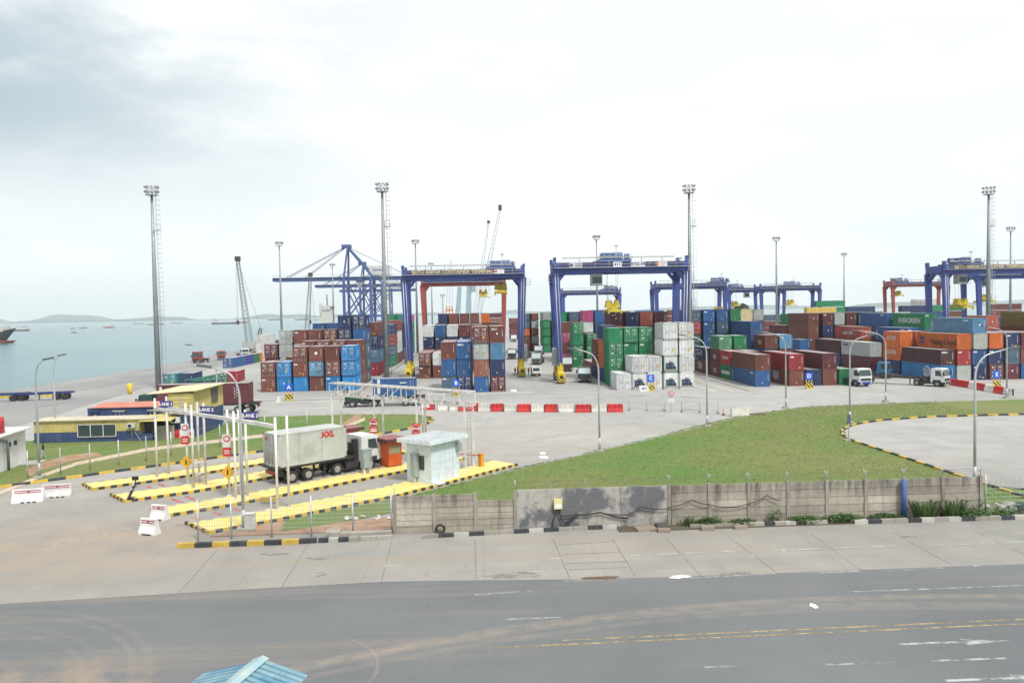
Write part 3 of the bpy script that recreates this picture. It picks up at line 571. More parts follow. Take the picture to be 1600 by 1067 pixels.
# ---- block B
row(Bk,'front row',126.6,L4,[(-6.4,'gb bl br'),(-3.8,'nv.d bl bl/ENDW')],2.8)
row(Bk,'front row',125.4,L4,[(-1.0,'bl tb gy.d br.d'),(1.7,'mr.d nv lb br/ENDW')],2.72,first=2)
row(Bk,'second row',156.6,L2,[(-12.4,'br br.d'),(-9.6,'br wh.d'),(-6.8,'br bl')])
row(Bk,'third row',163.3,L2,[(-12.2,'br rd'),(-9.4,'br mr'),(-6.6,'bl br')])
row(Bk,'fourth row',176.,L4,[(-12.9,'br br nv wh'),(-10.1,'br mr nv bl'),(-7.4,'bl br nv wh'),(-4.6,'br bl nv mr'),(-1.8,'br br bl br')],2.62,2)
row(Bk,'fifth row',206.,L4,[(-10.9,'br br bl br nv'),(-8.05,'bl br br br br'),(-5.2,'br br bl br br'),(-2.35,'br bl br br br')],2.62,1)
row(Bk,'sixth row',222.,L4,[(-12.5,'br br br tb'),(.6,'br br br br or'),(3.4,'bl br br br')],2.6,1)
# ---- block C, the nearest part refrigerated
row(Ck,'front row',125.,L2,[(22.4,'wh.d'),(25.0,'wh.r wh.d'),(27.5,'wh.d wh.d'),(30.2,'wh.r gr.r wh.d wh.d'),(32.85,'wh.r wh.d wh.d wh.d')],2.72)
row(Ck,'second row',131.8,L2,[(22.4,'gr gr.d gr.d gr'),(25.0,'gr gr gr gr.d'),(27.65,'gr gr gr gr.d')],2.52)
row(Ck,'third row',138.5,L2,[(22.4,'bl or/ENDW or/ENDW nv')],2.6)
row(Ck,'fourth row',146.,L2,[(22.3,'nv br br'),(25.0,'br gr bl or mr/ENDW'),(28.1,'bl br nv bl nv'),(30.9,'br or br br sa'),(33.6,'gr br bl br mr')],2.54)
row(Ck,'fifth row',153.,L4,[(22.4,'br')],2.7)
row(Ck,'sixth row',178.,L2,[(21.8,'gr gr.d gr gr.d'),(25.,'gr gr.d gr.d')])
row(Ck,'seventh row',186.5,L2,[(25.4,'bl gr br wh pk'),(28.3,'bl br nv bl bl'),(31.2,'br gr br nv nv')],2.65,1)
row(Ck,'eighth row',195.,L2,[(21.1,'pk.d br pk.d br')],2.6)
row(Ck,'ninth row',205.,L4,[(21.0,'br gr br gr gr'),(24.3,'nv br gb br gb'),(27.6,'bl gr bl br bb'),(30.5,'gr br br bb gr')],2.6,1)
row(Ck,'tenth row',246.,L4,[(20.5,'gr gr gr gr gy'),(23.4,'gr gr gr br')],2.6,0)
row(Ck,'eleventh row',258.,L4,[(14.6,'rd br or gb gb'),(17.6,'br gy br gy br')],2.55,0)
# ---- block D
row(Dk,'front row',125.,L4,[(45.60,'bl/WTAG br')],2.66); row(Dk,'front row',125.,L4,[(51.27,'br/EMB rd'),(54.15,'nv.n'),(56.83,'br mr'),(59.71,'gr')],2.66,first=1)
row(Dk,'second row',137.8,L2,[(45.60,'gr/STRIPE rd/REDW'),(48.48,'br br')],2.62)
row(Dk,'third row',144.3,L2,[(45.60,'br/TEXW br/TEXW lg'),(48.48,'bl br gr'),(54.46,'br bl br/TEXW'),(57.34,'br br lb')],2.62)
row(Dk,'fourth row',151.,L4,[(45.60,'br/EMB nv/NOL'),(54.15,'bl bl bl bl')],2.6)
row(Dk,'fifth row',163.5,L4,[(45.20,'br bl dg rd gb'),(48.28,'br bl bl bl bl'),(51.27,'br br lb gb bl'),(54.25,'br bl gr bl gr'),(56.52,'bl bl bl cr cr')],2.58)
row(Dk,'sixth row',180.,L4,[(59.61,'br br bl bl lb'),(62.49,'br br br wh wh'),(65.17,'bl br mr br gy')],2.55,1)
row(Dk,'seventh row',205.,L4,[(37.10,'br bl dg ro'),(40.60,'gr br tl mr'),(67.23,'mr gy mr mr mr'),(70.83,'br br mr br mr')],2.6,1)
# ---- block E
row(Ek,'front row',128.,L4,[(78.84,'bb/RING dm/ENDW'),(81.73,'gg.n rd or.n/HAPAG'),(84.52,'nv bl gg lb/WTAG'),(87.35,'mr.d nv or'),(90.19,'mr gb nv'),(93.02,'bl br mr'),(95.96,'nv bl br')],2.66)
row(Ek,'second row',141.,L2,[(78.95,'nv or/CCNI or/CCNI'),(81.89,'br bl sa'),(95.65,'br br nv sa')],2.7)
row(Ek,'third row',150.5,L4,[(78.11,'mr gy/MSK'),(85.78,'br nv bl/WTAG'),(89.45,'br nv tl gr/EVER')],2.84)
row(Ek,'third row',134.5,L4,[(102.26,'br mr br ol/OLI')],2.86,first=3)
row(Ek,'fourth row',163.3,L4,[(78.11,'bl dm'),(82.73,'bl ye ro/HAMB'),(88.50,'bl br bl bl/WTAG'),(91.45,'br bl gr gy')],2.86)
row(Ek,'fifth row',179.,L4,[(78.11,'br br br br'),(81.58,'bl ye nv mr'),(84.41,'br bl nv gy'),(87.25,'br nv br mr'),(90.19,'br gr nv dg')],2.9)
row(Ek,'sixth row',191.8,L4,[(78.11,'br mr mr'),(81.26,'mr br br gr')],2.85)
row(Ek,'seventh row',212.,L4,[(76.40,'bl br gy gy'),(73.30,'br mr mr'),(105.20,'gr bl nv nv'),(108.35,'nv br gr gr'),(111.50,'mr mr br mr')],2.85,1)
row(Ek,'blue pair beside the fifth row',176.5,L2,[(74.90,'bl bl')],2.75)
# ---- stacks lying crosswise far behind
def across(x,y,toks,L,lab):
    z=0
    for k,c in enumerate(toks.split()):
        container(x,y+W2,z,L,c,'',2.6,R(-90),f"{CC[c][0]} container lying crosswise, {TIER[k]} level, {lab}",'stacked shipping containers',0); z+=2.6
for x,y,tk,L,lab in((136,305,'br br mr bl gr gr',L4,'beside the far tall green one'),(130,300,'br br mr nv ye',L4,'left of the far green stack'),(113,300,'br mr br gb',L4,'under the far gantry cranes'),
  (151,310,'mr br bl bl nv',L4,'right of the far green stack'),(176,300,'br br nv bl gr',L4,'behind the red gantry crane'),(189,310,'br br mr br gr',L4,'behind the right blue crane'),(163,290,'mr nv br bl nv',L4,'at the feet of the red crane'),
  (191,330,'br br bl br br wh',L4,'behind the right crane legs'),(206,300,'br mr nv br mr',L4,'far right behind the spreader'),(222,295,'nv nv nv br mr nv',L4,'far right behind the mast'),(236,300,'br mr gr br gr',L4,'far right edge'),
  (2,420,'bl br br tb mr',L4,'under the red crane right leg'),(15,370,'br br mr br',L4,'at the end of the truck lane'),(15,385,'bl br mr mr',L4,'behind the truck lane end'),(28,330,'gr bl br gr tl',L4,'behind block C left'),(41,330,'br gr bl br gr',L4,'behind block C middle'),(54,335,'bl br br bl tb',L4,'behind block C right'),(68,330,'br bl gy br bl',L4,'behind block D left'),(82,330,'bl br tl br br',L4,'behind block D middle'),(98,330,'mr gy br br mr',L4,'behind block D right')):
    across(x,y,tk,L,lab)
# ---- by the quay
row(' beside the harbour crane','white stack',231,L4,[(-66.3,'wh.d wh.d wh.d')],2.6)
for y,L,c,lab in((203,L4,'bl','nearest in the quayside line, beside the lamp'),(215.6,L2,'vb','second in the quayside line'),(222,L2,'gr','third in the quayside line'),(228.4,L2,'or','last in the quayside line')):
    container(-65.7,y,0,L,c,'d' if c=='bl' else '',2.6,0,f"{CC[c][0]} container, {lab}",'containers on the quay')
container(-59.3,149,0,L2,'tl','d',2.59,0,'teal container with its doors facing, beside the tall left light mast','containers on the quay')
container(-56.2,149.5,0,L2,'nv','',2.59,R(4),'navy container with a pale roof, right of the teal one','containers on the quay')
container(-50.3,158,0,L2,'rd','',2.2,R(5),'small red container behind the green lattice sections','containers on the quay')

# ---- leave out the containers that nothing of can be seen, from the camera or a few steps around it
from mathutils.bvhtree import BVHTree
def prune(keep=300):
    obs=[o for o in scn.objects if o.name.startswith('shipping_container')]; V=[];F=[];own=[]
    for i,o in enumerate(obs):
        M=Matrix.Translation(o.location)@o.rotation_euler.to_matrix().to_4x4(); bb=[M@Vector(c) for c in o.bound_box]; k=len(V); V+=bb
        for f in((0,1,2,3),(4,7,6,5),(0,4,5,1),(1,5,6,2),(2,6,7,3),(3,7,4,0)): F.append(tuple(k+q for q in f)); own.append(i)
    T=BVHTree.FromPolygons(V,F); size=[0.]*len(obs); near=[False]*len(obs)
    for e,eye in enumerate(((0,0,13),(-9,0,13),(9,0,13),(0,-6,16),(0,6,11))):
        E_=Vector(eye)
        for i,o in enumerate(obs):
            if e and (size[i]>0 or near[i]): continue
            p=V[8*i:8*i+8]
            for f in((0,1,2,3),(4,7,6,5),(0,4,5,1),(1,5,6,2),(3,7,4,0)):
                n=(p[f[1]]-p[f[0]]).cross(p[f[3]]-p[f[0]]); c=(p[f[0]]+p[f[2]])/2-E_; ar=abs(n.dot(c))/c.length**3/25
                for u in(.06,.3,.5,.7,.94):
                    for w_ in(.06,.25,.5,.75,.94):
                        q=(p[f[0]]*(1-u)+p[f[1]]*u)*(1-w_)+(p[f[3]]*(1-u)+p[f[2]]*u)*w_; d=q-E_; h=T.ray_cast(E_,d.normalized())
                        if h[2] is not None and own[h[2]]==i and h[3]>d.length-.05:
                            x=(CB.transposed()@d)
                            if e==0 and abs(x.x/x.y)<.67: size[i]+=ar
                            else: near[i]=True
    rank=sorted(range(len(obs)),key=lambda i:-size[i]); top={i for i in rank[:keep] if size[i]>0}; b=MB(); ms=[]
    for i,o in enumerate(obs):
        if i in top: continue
        kids=[o]+[c for c in o.children]+[d for c in o.children for d in c.children]
        if size[i]>0 or near[i]:
            M=Matrix.Translation(o.location)@o.rotation_euler.to_matrix().to_4x4()
            for c in kids:
                ids=[]
                for s_ in c.material_slots:
                    if s_.material not in ms: ms.append(s_.material)
                    ids.append(ms.index(s_.material))
                Mc=M@(Matrix.Translation(c.location)@c.rotation_euler.to_matrix().to_4x4()) if c!=o else M
                k=len(b.v); b.v+=[tuple(Mc@v.co) for v in c.data.vertices]
                for p in c.data.polygons: b.f.append(tuple(k+q for q in p.vertices)); b.mi.append(ids[p.material_index]); b.sm.append(False)
        for c in kids[::-1]: bpy.data.objects.remove(c)
    if b.v: tag(b.build('distant_containers',ms),'barely visible containers filling the gaps among the far stacks','containers',None,'stuff')
    print('containers kept',len(top),'of',len(obs),'seen',sum(1 for q in size if q>0))
bpy.context.view_layer.update(); prune()
# ================================================================ cranes
M_crane=paint('crane_blue',(.03,.058,.24),.45,.3); M_cranefar=M_crane; M_crred=paint('crane_red',(.27,.055,.05),.5,.2); M_cy=paint('spreader_yellow',(.58,.45,.03),.5,.35); M_board=paint('board_dark_blue',(.02,.03,.10),.5,.1); M_rail=plain('handrail_grey',(.45,.46,.47),.5)
def hazard(name):
    t=NT(name); wv=t.n('ShaderNodeTexWave'); wv.wave_type='BANDS'; wv.bands_direction='DIAGONAL'; wv.inputs['Scale'].default_value=1.1; t.l(t.co,wv.inputs['Vector'])
    return t.done(t.mix(t.rng(wv.outputs['Fac'],.48,.52),(.62,.46,.03),(.02,.02,.02)),.6)
M_haz=hazard('hazard_stripes')
def rtg(xl,xr,y,label,m=M_crane,troll=.5,spz=8.0,texts='',det=2,top=22.0,cabin=-1,wb=6.6):
    "rubber tyred gantry: front frame at y, rear frame at y+wb"
    r=empty('gantry_crane',(xl,y,0),0,label,'gantry crane','rubber tyred gantry cranes'); S=xr-xl
    gz0,gz1=top-2.0,top-.1
    for sx,x,ox in((-1,0,-.55),(1,S,.55)):
        for yy in(0,wb):
            b=MB(); b.bar((x,yy,3.4),(x+ox,yy,gz0+.2),.85,.7,0,1.35,.95,up=(0,1,0)); 
            b.bar((x+ox-sx*.5,yy,gz0-1.3),(x+ox-sx*1.6,yy,gz0+.1),.5,.7,0,up=(0,1,0))
            lg=b.build('leg',m,r)
            if det>1 and yy==0:
                c=MB(); c.tube([(x+sx*.2,-.5,3),(x+ox+sx*.2,-.5,gz0)],.09,6); c.tube([(x-sx*.35,-.48,3),(x+ox-sx*.3,-.48,gz0)],.06,6); c.build('conduit',M_galv,lg)
        b=MB(); b.box(x-.42,x+.42,-.4,wb+.4,3.3,4.1); b.build('sill_beam',m,r)
        b=MB(); b.box(x+ox-.45,x+ox+.45,.5,wb-.5,gz0+.3,gz1)
        for s,yy in((1,.45),(-1,wb-.45)): b.bar((x+ox,yy,gz0-1.3),(x+ox,yy+s*1.5,gz0+.4),.7,.6)
        b.build('end_beam',m,r)
        for yy in(0,wb):
            b=MB(); b.xprism([(yy-1.5,.35),(yy+1.5,.35),(yy+1.6,1.75),(yy+.5,2.2),(yy+.25,3.6),(yy-.25,3.6),(yy-.5,2.2),(yy-1.6,1.75)],x-.5,x+.5); b.bar((x,yy-.45,1.9),(x,yy-.45,3.7),1.1,.3,0,.3,.2,up=(0,1,0)); bg=b.build('bogie',M_cy,r)
            if det:
                for q in(-.8,.8): t_=MB(); t_.disc((x+sx*.0,yy+q,.75),.75,'x',1.15,18); t_.disc((x,yy+q,.75),.36,'x',1.2,12,1); t_.build('tyre',[M_tyre,M_rim],bg)
                if yy==0 and det>1: h_=MB(); h_.box(x-.72,x+.72,-1.78,-1.68,.25,1.15,0); h_.box(x-.72,x+.72,-1.78,-1.68,1.15,1.95,1); h_.box(x-.35,x+.35,-1.80,-1.775,1.0,1.5,2); h_.build('guard_plate',[M_haz,M_cy,M_black],bg)
    for yy in(0,wb):
        b=MB(); b.box(-.9,S+.9,yy-.5,yy+.5,gz0,gz1); b.box(-1.0,-.5,yy-.5,yy+.5,gz1,gz1+1.0); b.box(S+.5,S+1.0,yy-.5,yy+.5,gz1,gz1+1.0)
        gd=b.build('girder',m,r)
        if yy==0:
            b=MB(); b.box(-1.0,S+1.0,-1.45,-.5,gz0+.88,gz0+.96); n=int(S/2.2)
            for i in range(n+1): x=-.9+(S+1.8)*i/n; b.tube([(x,-1.42,gz0+.95),(x,-1.42,gz0+2.05)],.028,5)
            for z in(1.5,2.05): b.tube([(-.9,-1.42,gz0+z),(S+.9,-1.42,gz0+z)],.03,5)
            b.build('walkway',M_rail,gd)
            b=MB(); b.box(.6,S*.93,-.2,.2,gz1+.75,gz1+1.0); [b.box(i*S/6-.06,i*S/6+.06,-.1,.1,gz1,gz1+.75) for i in range(1,6)]; b.build('cable_rail',M_rail,gd)
            b=MB(); b.box(.1,S-.1,-.535,-.502,gz0+.98,gz0+1.88); b.build('name_board',M_board,gd)
            if texts=='T':
                text('lettering','BATU AMPAR CONTAINER TERMINAL',1.05,M_gold2,gd,(S*.405,-.56,gz0+1.44),FRONT,bold=.012,sx=.92)
                b=MB(); b.box(S*.77,S*.86,-.56,-.505,gz0+1.0,gz0+1.85); sg=b.build('sign_board',M_white,gd); b=MB(); b.disc((S*.785,-.57,gz0+1.45),.33,'y',.02,14); b.build('emblem',cmat('or'),sg)
            if texts=='N':
                for x0,x1,s_,sz in((.435,.50,'411',.8),(.575,.69,'RTG 09',.8)):
                    b=MB(); b.box(S*x0,S*x1,-.56,-.505,gz0+1.0,gz0+1.9); sg=b.build('sign_board',M_white,gd); text('lettering',s_,sz,M_navyl,sg,(S*(x0+x1)/2,-.58,gz0+1.45),FRONT,bold=.02)
                b=MB(); b.box(S*.085,S*.185,-.56,-.505,gz0+1.0,gz0+1.85); sg=b.build('sign_board',M_white,gd); b=MB(); b.disc((S*.10,-.57,gz0+1.42),.3,'y',.02,14); [b.box(S*.125,S*.178,-.58,-.565,gz0+q,gz0+q+.18) for q in(1.15,1.5)]; b.build('emblem',M_navyl,sg)
                b=MB(); b.box(S*.795,S*.87,-.56,-.505,gz0+1.0,gz0+1.85); sg=b.build('sign_board',M_white,gd); b=MB(); b.disc((S*.785,-.57,gz0+1.45),.33,'y',.02,14); b.build('emblem',cmat('or'),sg)
    # trolley
    tx=S*troll; b=MB(); b.box(tx-3,tx+3,-.6,wb+.6,gz1+.05,gz1+.55); b.box(tx-2.2,tx+.2,.3,2.2,gz1+.55,gz1+1.7); b.disc((tx+1.2,wb/2,gz1+1.3),.75,'x',1.6,14); b.disc((tx-1.2,wb/2+1.5,gz1+1.3),.65,'x',1.4,14); b.box(tx+2.0,tx+2.8,.2,1.4,gz1+.55,gz1+1.5); tr=b.build('trolley',paint('machinery_blue',(.05,.10,.25),.5,.3),r)
    b=MB()
    for q in range(7): x=tx-3+q; b.tube([(x,-.65,gz1+.55),(x,-.65,gz1+1.65)],.03,5)
    for z in(1.1,1.65): b.tube([(tx-3,-.65,gz1+z),(tx+3,-.65,gz1+z)],.03,5)
    b.tube([(tx+.3,0,gz1+.5),(tx+.3,0,gz1+3.0)],.08,6); b.box(tx,tx+.7,-.2,.2,gz1+2.8,gz1+3.1); b.build('handrail',M_rail,tr)
    if cabin>=0:
        cx=S*cabin; b=MB(); b.box(cx-1.,cx+1.,.6,2.6,gz0-2.3,gz0-.1); cb=b.build('operator_cabin',paint('cabin_grey',(.42,.44,.44),.5,.2),r); b=MB(); b.box(cx-.85,cx+.85,.56,.59,gz0-1.9,gz0-.7); b.build('window',M_glass,cb); b=MB(); b.box(cx+1.,cx+2.,.8,2.4,gz0-2.3,gz0-2.2); b.tube([(cx+2,.8,gz0-2.3),(cx+2,.8,gz0-.2)],.04,5); b.build('landing',M_rail,cb)
    # spreader on its ropes
    sp=MB(); z=spz; cy=wb/2
    sp.box(tx-.5,tx+.5,cy-3,cy+3,z+.25,z+.7)
    for s in(-1,1): sp.box(tx-1.2,tx+1.2,cy+s*2.85-.2,cy+s*2.85+.2,z+.1,z+.55); [sp.box(tx+q*1.15-.12,tx+q*1.15+.12,cy+s*2.85-.2,cy+s*2.85+.2,z-.25,z+.2) for q in(-1,1)]
    for q in(-1,1): sp.add([(tx+q*.15,cy-.9,z+.7),(tx+q*1.35,cy-.9,z+.9),(tx+q*1.1,cy-.9,z+2.2),(tx+q*.55,cy-.9,z+2.3),(tx+q*.15,cy+.9,z+.7),(tx+q*1.35,cy+.9,z+.9),(tx+q*1.1,cy+.9,z+2.2),(tx+q*.55,cy+.9,z+2.3)],[(0,1,2,3),(7,6,5,4),(0,4,5,1),(1,5,6,2),(2,6,7,3),(3,7,4,0)])
    sp.box(tx-.4,tx+.4,cy-.7,cy+.7,z+.7,z+1.6); s_=sp.build('spreader',M_cy,r)
    if det:
        b=MB(); [b.tube([(tx+q*.8,cy+p*.6,z+2.2),(tx+q*1.0,cy+p*1.0,gz1)],.025,4) for q in(-1,1) for p in(-1,1)]; b.build('rope',M_dark,s_)
    if det>1:
        b=MB(); b.box(-1.0,-.45,.9,wb-.9,3.0,6.2); [b.box(-1.03,-1.0,1.2+i*1.3,2.2+i*1.3,3.4,5.8) for i in range(3)]; b.build('power_house',paint('machine_grey',(.33,.35,.37),.5,.35),r)
        b=MB(); b.box(S+.5,S+1.3,1.2,wb-1.2,3.0,6.4); b.build('electric_cabinet',MATS['machine_grey'],r)
        b=MB(); xx=S+.75
        for q in(0,.45): b.tube([(xx,-.9-q+.2,2.6),(xx+.5,-.9-q+.2,gz0+1)],.03,5)
        for i in range(55): zz=2.8+i*.31; b.tube([(xx+.5*(zz-2.6)/18,-.7,zz),(xx+.5*(zz-2.6)/18,-1.15,zz)],.018,4)
        b.build('ladder',M_rail,r)
        pass
        for x0,x1,y0,y1,z0 in((-1.9,-.9,.2,1.2,gz0-1.45),(S+.9,S+2.1,-.4,.8,gz0-1.35)):
            b=MB(); b.box(x0,x1,y0,y1,z0-.05,z0+.03)
            for x in(x0,x1):
                for yy in(y0,y1): b.tube([(x,yy,z0),(x,yy,z0+1.1)],.025,4)
            for zz in(.55,1.1): b.tube([(x0,y0,z0+zz),(x1,y0,z0+zz),(x1,y1,z0+zz),(x0,y1,z0+zz),(x0,y0,z0+zz)],.025,4)
            b.build('landing',M_rail,r)
    return r
M_gold2=plain('sign_gold',(.66,.54,.25),.6)
rtg(-14.4,8.5,156,'blue gantry crane lettered in gold, straddling the front of block B',troll=.83,spz=17.0,texts='T',cabin=-1)
rtg(14.7,37.5,139.7,'blue gantry crane over the white refrigerated stacks of block C',troll=.45,spz=12.75,texts='N',cabin=.31)
rtg(106.2,129.7,170,'blue gantry crane with gold lettering at the right edge',troll=.22,spz=12.1,texts='T',cabin=.17)
rtg(-16.2,7.3,231,'red gantry crane seen through the lettered blue crane',m=M_crred,troll=.75,spz=18.0,det=1,top=23.5)
rtg(36.,59,322,'small distant blue gantry crane behind block C',troll=.85,spz=15,det=1)
rtg(60.6,83.4,258,'distant blue gantry crane at left of the row behind block D',troll=.95,spz=11.5,det=1)
rtg(107.7,130.7,325,'distant blue gantry crane in the middle of the row behind block D',troll=.12,spz=14,det=1,cabin=.33)
rtg(114.9,138.1,307,'distant blue gantry crane at right of the row behind block D',troll=.55,spz=14,det=1)
rtg(175.5,198.5,318,'distant red gantry crane left of the right lettered crane',m=M_crred,troll=.14,spz=17.,det=1,top=23)
rtg(138,161,206,'blue gantry crane just behind the right lettered crane',troll=.15,spz=13.4,det=1,cabin=.08)
b=MB(); b.tube([(2.3,156,20),(2.3,156,17.6)],.03,4); b.add([(1.7,155.4,16.3),(2.9,155.4,16.3),(2.9,156.6,16.3),(1.7,156.6,16.3),(2.3,156,17.7)],[(0,1,4),(1,2,4),(2,3,4),(3,0,4),(0,3,2,1)]); tag(b.build('crane_hook',M_galv),'grey hook block hanging beside the yellow spreader','hook')
# ---- ship to shore cranes
def sts(xs,y,label,ht=32.,apex=49.5,gauge=14,boom=38,back=20,wy=15,raised=False,m=paint('quay_crane_hazed_blue',(.045,.085,.24),.5,.2),det=True):  # crane blue lightened in the paint itself to suggest distance haze
    r=empty('quay_crane',(xs,y,0),0,label,'quay crane','ship to shore cranes')
    for x,nm in((0,'seaside'),(gauge,'landside')):
        for yy in(0,wy): b=MB(); b.bar((x,yy,1.5),(x,yy,ht+1),1.4,1.3,0,1.3,1.1,up=(0,1,0)); b.build('leg',m,r)
        b=MB(); b.box(x-.8,x+.8,-2,wy+2,1.2,2.8); b.box(x-.7,x+.7,.5,wy-.5,ht-4,ht-2.4); b.build('sill_beam',m,r)
    for yy in(0,wy):
        b=MB(); b.box(0,gauge,yy-.7,yy+.7,12,13.6); b.bar((.5,yy,13.6),(gauge-.5,yy,ht-2),.7,.7); b.bar((0,yy,ht-1),(gauge*.55,yy,13.6),.6,.6); b.build('portal_brace',m,r)
        b=MB(); b.bar((0,yy,ht),(1.5,wy/2+(-1.6 if yy==0 else 1.6),apex),1.0,1.0,0,.8,.8,up=(0,1,0)); b.bar((1.8,wy/2+(-1.6 if yy==0 else 1.6),apex-.5),(gauge+1,yy,ht+1.5),.9,.9); b.build('mast_frame',m,r)
    b=MB(); b.box(-1.6,3.2,wy/2-2.2,wy/2+2.2,apex-.3,apex+1.3); [b.tube([(x,wy/2-2.2,apex+1.3),(x,wy/2-2.2,apex+2.4)],.06,4) for x in(-1.5,.5,3)]; b.build('mast_head',m,r)
    b=MB()
    for yy in(wy/2-2.5,wy/2+2.5): b.box(-boom,gauge+back,yy-.55,yy+.55,ht-.2,ht+1.7)
    [b.box(x,x+.5,wy/2-2.5,wy/2+2.5,ht+.3,ht+1.0) for x in range(-int(boom),int(gauge+back),6)]
    bo=b.build('boom',m,r)
    b=MB()
    for q in range(int((boom+gauge+back)/3)): x=-boom+q*3; b.tube([(x,wy/2-3.4,ht+1.7),(x,wy/2-3.4,ht+2.8)],.05,4)
    b.tube([(-boom,wy/2-3.4,ht+2.8),(gauge+back,wy/2-3.4,ht+2.8)],.06,4); b.box(-boom,gauge+back,wy/2-3.6,wy/2-3.05,ht+1.6,ht+1.75); b.build('handrail',M_rail,bo)
    b=MB()
    for k in(.55,.82):
        for q in(-1,1): b.tube([(0,wy/2+q*1.6,apex),(-boom*k,wy/2+q*2.4,ht+1.8)],.16,5)
    b.tube([(1.5,wy/2,apex),(gauge+back-1,wy/2,ht+2)],.14,5); b.build('stay_rod',m,r)
    b=MB(); b.box(gauge-1,gauge+9,wy/2-3.8,wy/2+3.8,ht+2.4,ht+7.2); mh=b.build('machinery_house',paint('house_white',(.55,.57,.58),.5,.2),r); b=MB(); [b.box(gauge+1+i*.9,gauge+1.6+i*.9,wy/2-3.84,wy/2-3.8,ht+4.6,ht+5.4) for i in range(7)]; b.build('lettering_strip',M_navyl,mh)
    b=MB(); b.box(gauge*.4,gauge*.4+4,wy/2-2,wy/2+2,ht-1.4,ht-.3); b.box(gauge*.4+1,gauge*.4+3,wy/2-4,wy/2-2,ht-4,ht-1.4); b.build('trolley',plain('trolley_grey',(.25,.27,.3),.6),r)
    return r
sts(-70.5,407,'large blue quay crane with lattice stays, boom reaching over the water at left')
sts(-77,505,'second blue quay crane, lower boom just behind the first',boom=30,apex=47)
sts(-84,610,'third blue quay crane, farthest, half hidden behind the mast',boom=26,apex=48)
# ---- lattice cranes
M_lat=plain('lattice_grey',(.16,.17,.18),.6); M_latp=paint('harbour_crane_pale_blue',(.25,.36,.40),.5,.15)
def lattice(b,p,q,w0,w1,n,r=.09,m=0):
    p=Vector(p); q=Vector(q); d=(q-p).normalized(); u=d.cross(Vector((0,1,0))).normalized(); v=d.cross(u)
    prev=None
    for i in range(n+1):
        t_=i/n; w_=w0+(w1-w0)*t_; c=p.lerp(q,t_); cs=[c+u*a*w_/2+v*e*w_/2 for a,e in((-1,-1),(1,-1),(1,1),(-1,1))]
        if prev:
            for k in range(4): b.tube([prev[k],cs[k]],r*1.3,4,m,False); b.tube([prev[k],cs[(k+1)%4]],r*.6,3,m,False)
        for k in range(4): b.tube([cs[k],cs[(k+1)%4]],r*.6,3,m,False)
        prev=cs
def crawler(x,y,tipx,tipz,label,w0=2.2,mm=M_lat,mast=None):
    r=empty('lattice_crane',(x,y,0),0,label,'lattice crane')
    b=MB(); b.box(-3.5,3.5,-2.8,-1.4,0,1.4); b.box(-3.5,3.5,1.4,2.8,0,1.4); b.build('crawler_track',M_dark,r)
    b=MB(); b.box(-3.5,3.5,-1.8,1.8,1.4,4.2); b.box(1.5,3.2,-2.4,-1.8,1.6,4.0); b.build('machine_house',paint('crane_body_grey',(.35,.37,.38),.5,.3),r)
    b=MB(); lattice(b,(-1,0,3),(tipx,0,tipz),w0,.9,22,.075); bo=b.build('lattice_boom',mm,r)
    b=MB(); b.box(tipx-.9,tipx+.9,-.7,.7,tipz-.4,tipz+1.3); b.build('boom_head',M_dark,bo)
    b=MB(); b.tube([(tipx-.6,0,tipz),(tipx-.6,0,tipz*.35)],.05,4); b.box(tipx-1.0,tipx-.2,-.3,.3,tipz*.35-1.5,tipz*.35); b.build('hoist_rope',M_dark,r)
    b=MB(); lattice(b,(2,0,4),(3.2,0,9),1.4,.8,5,.09); b.tube([(3.2,0,9),(tipx,0,tipz)],.05,4); b.build('back_mast',mm,r)
    return r
crawler(-84.5,290,-4.5,34.5,'dark lattice boom crane standing on the quay at left')
crawler(-79,360,1.5,32,'lattice boom crane just behind the left distant light mast')
def harbour_crane(x,y,label,tx,tz):
    r=empty('harbour_crane',(x,y,0),0,label,'harbour crane')
    b=MB(); b.box(-7,7,-5,5,0,3); b.build('undercarriage',M_dark,r); b=MB(); b.box(-6,6,-3,3,3,9); b.build('machine_house',M_latp,r)
    b=MB(); b.bar((-1,0,8),(0,0,33),3.6,3.4,0,2.2,2.2,up=(0,1,0)); b.bar((-7.2,0,8),(-5.4,0,28),3.,3.,0,2.2,2.2,up=(0,1,0)); tw=b.build('tower',M_latp,r); b=MB(); b.box(1,3.6,-2.2,0,25,29); b.build('operator_cabin',M_latp,tw)
    b=MB(); lattice(b,(4,2,8),(tx,0,tz),2.6,1.2,26,.10); bo=b.build('lattice_boom',plain('lattice_pale',(.42,.45,.47),.6),r); b=MB(); b.box(tx-.9,tx+1.,-.8,.8,tz-.5,tz+2.6); b.build('boom_head',M_dark,bo)
    return r
harbour_crane(-5.,430,'pale blue harbour crane tower and tall boom seen between the gantry legs',17.9,70.5)
crawler(-2.8,470,9.8,68,'second tall pale lattice boom, left of the pale harbour crane boom',2.4,plain('lattice_pale',(.42,.45,.47),.6))
b=MB(); b.box(-2,2,-2,2,0,.4); [b.bar((x,-1.5,.3),(x*.7,-1.5,4.5),.6,.6) for x in(-1.8,0,1.8)]; b.box(-1.6,1.6,-1.8,-1.2,2,2.6); o=b.build('clamshell_grab',paint('grab_orange',(.5,.17,.05),.6,.3)); o.location=(-15,395,12.6); tag(o,'orange grab hanging above the far containers, left of the pale crane tower','grab')
b=MB(); b.tube([(-15,395,16.8),(-14,400,40)],.05,4); [b.tube([(-15+q,394,17),(-14+q*.4,400,41)],.05,4) for q in(-1.5,1.5)]; o2=b.build('rope',M_dark,o); o2.matrix_parent_inverse=Matrix.Translation((-15,395,12.6)).inverted()
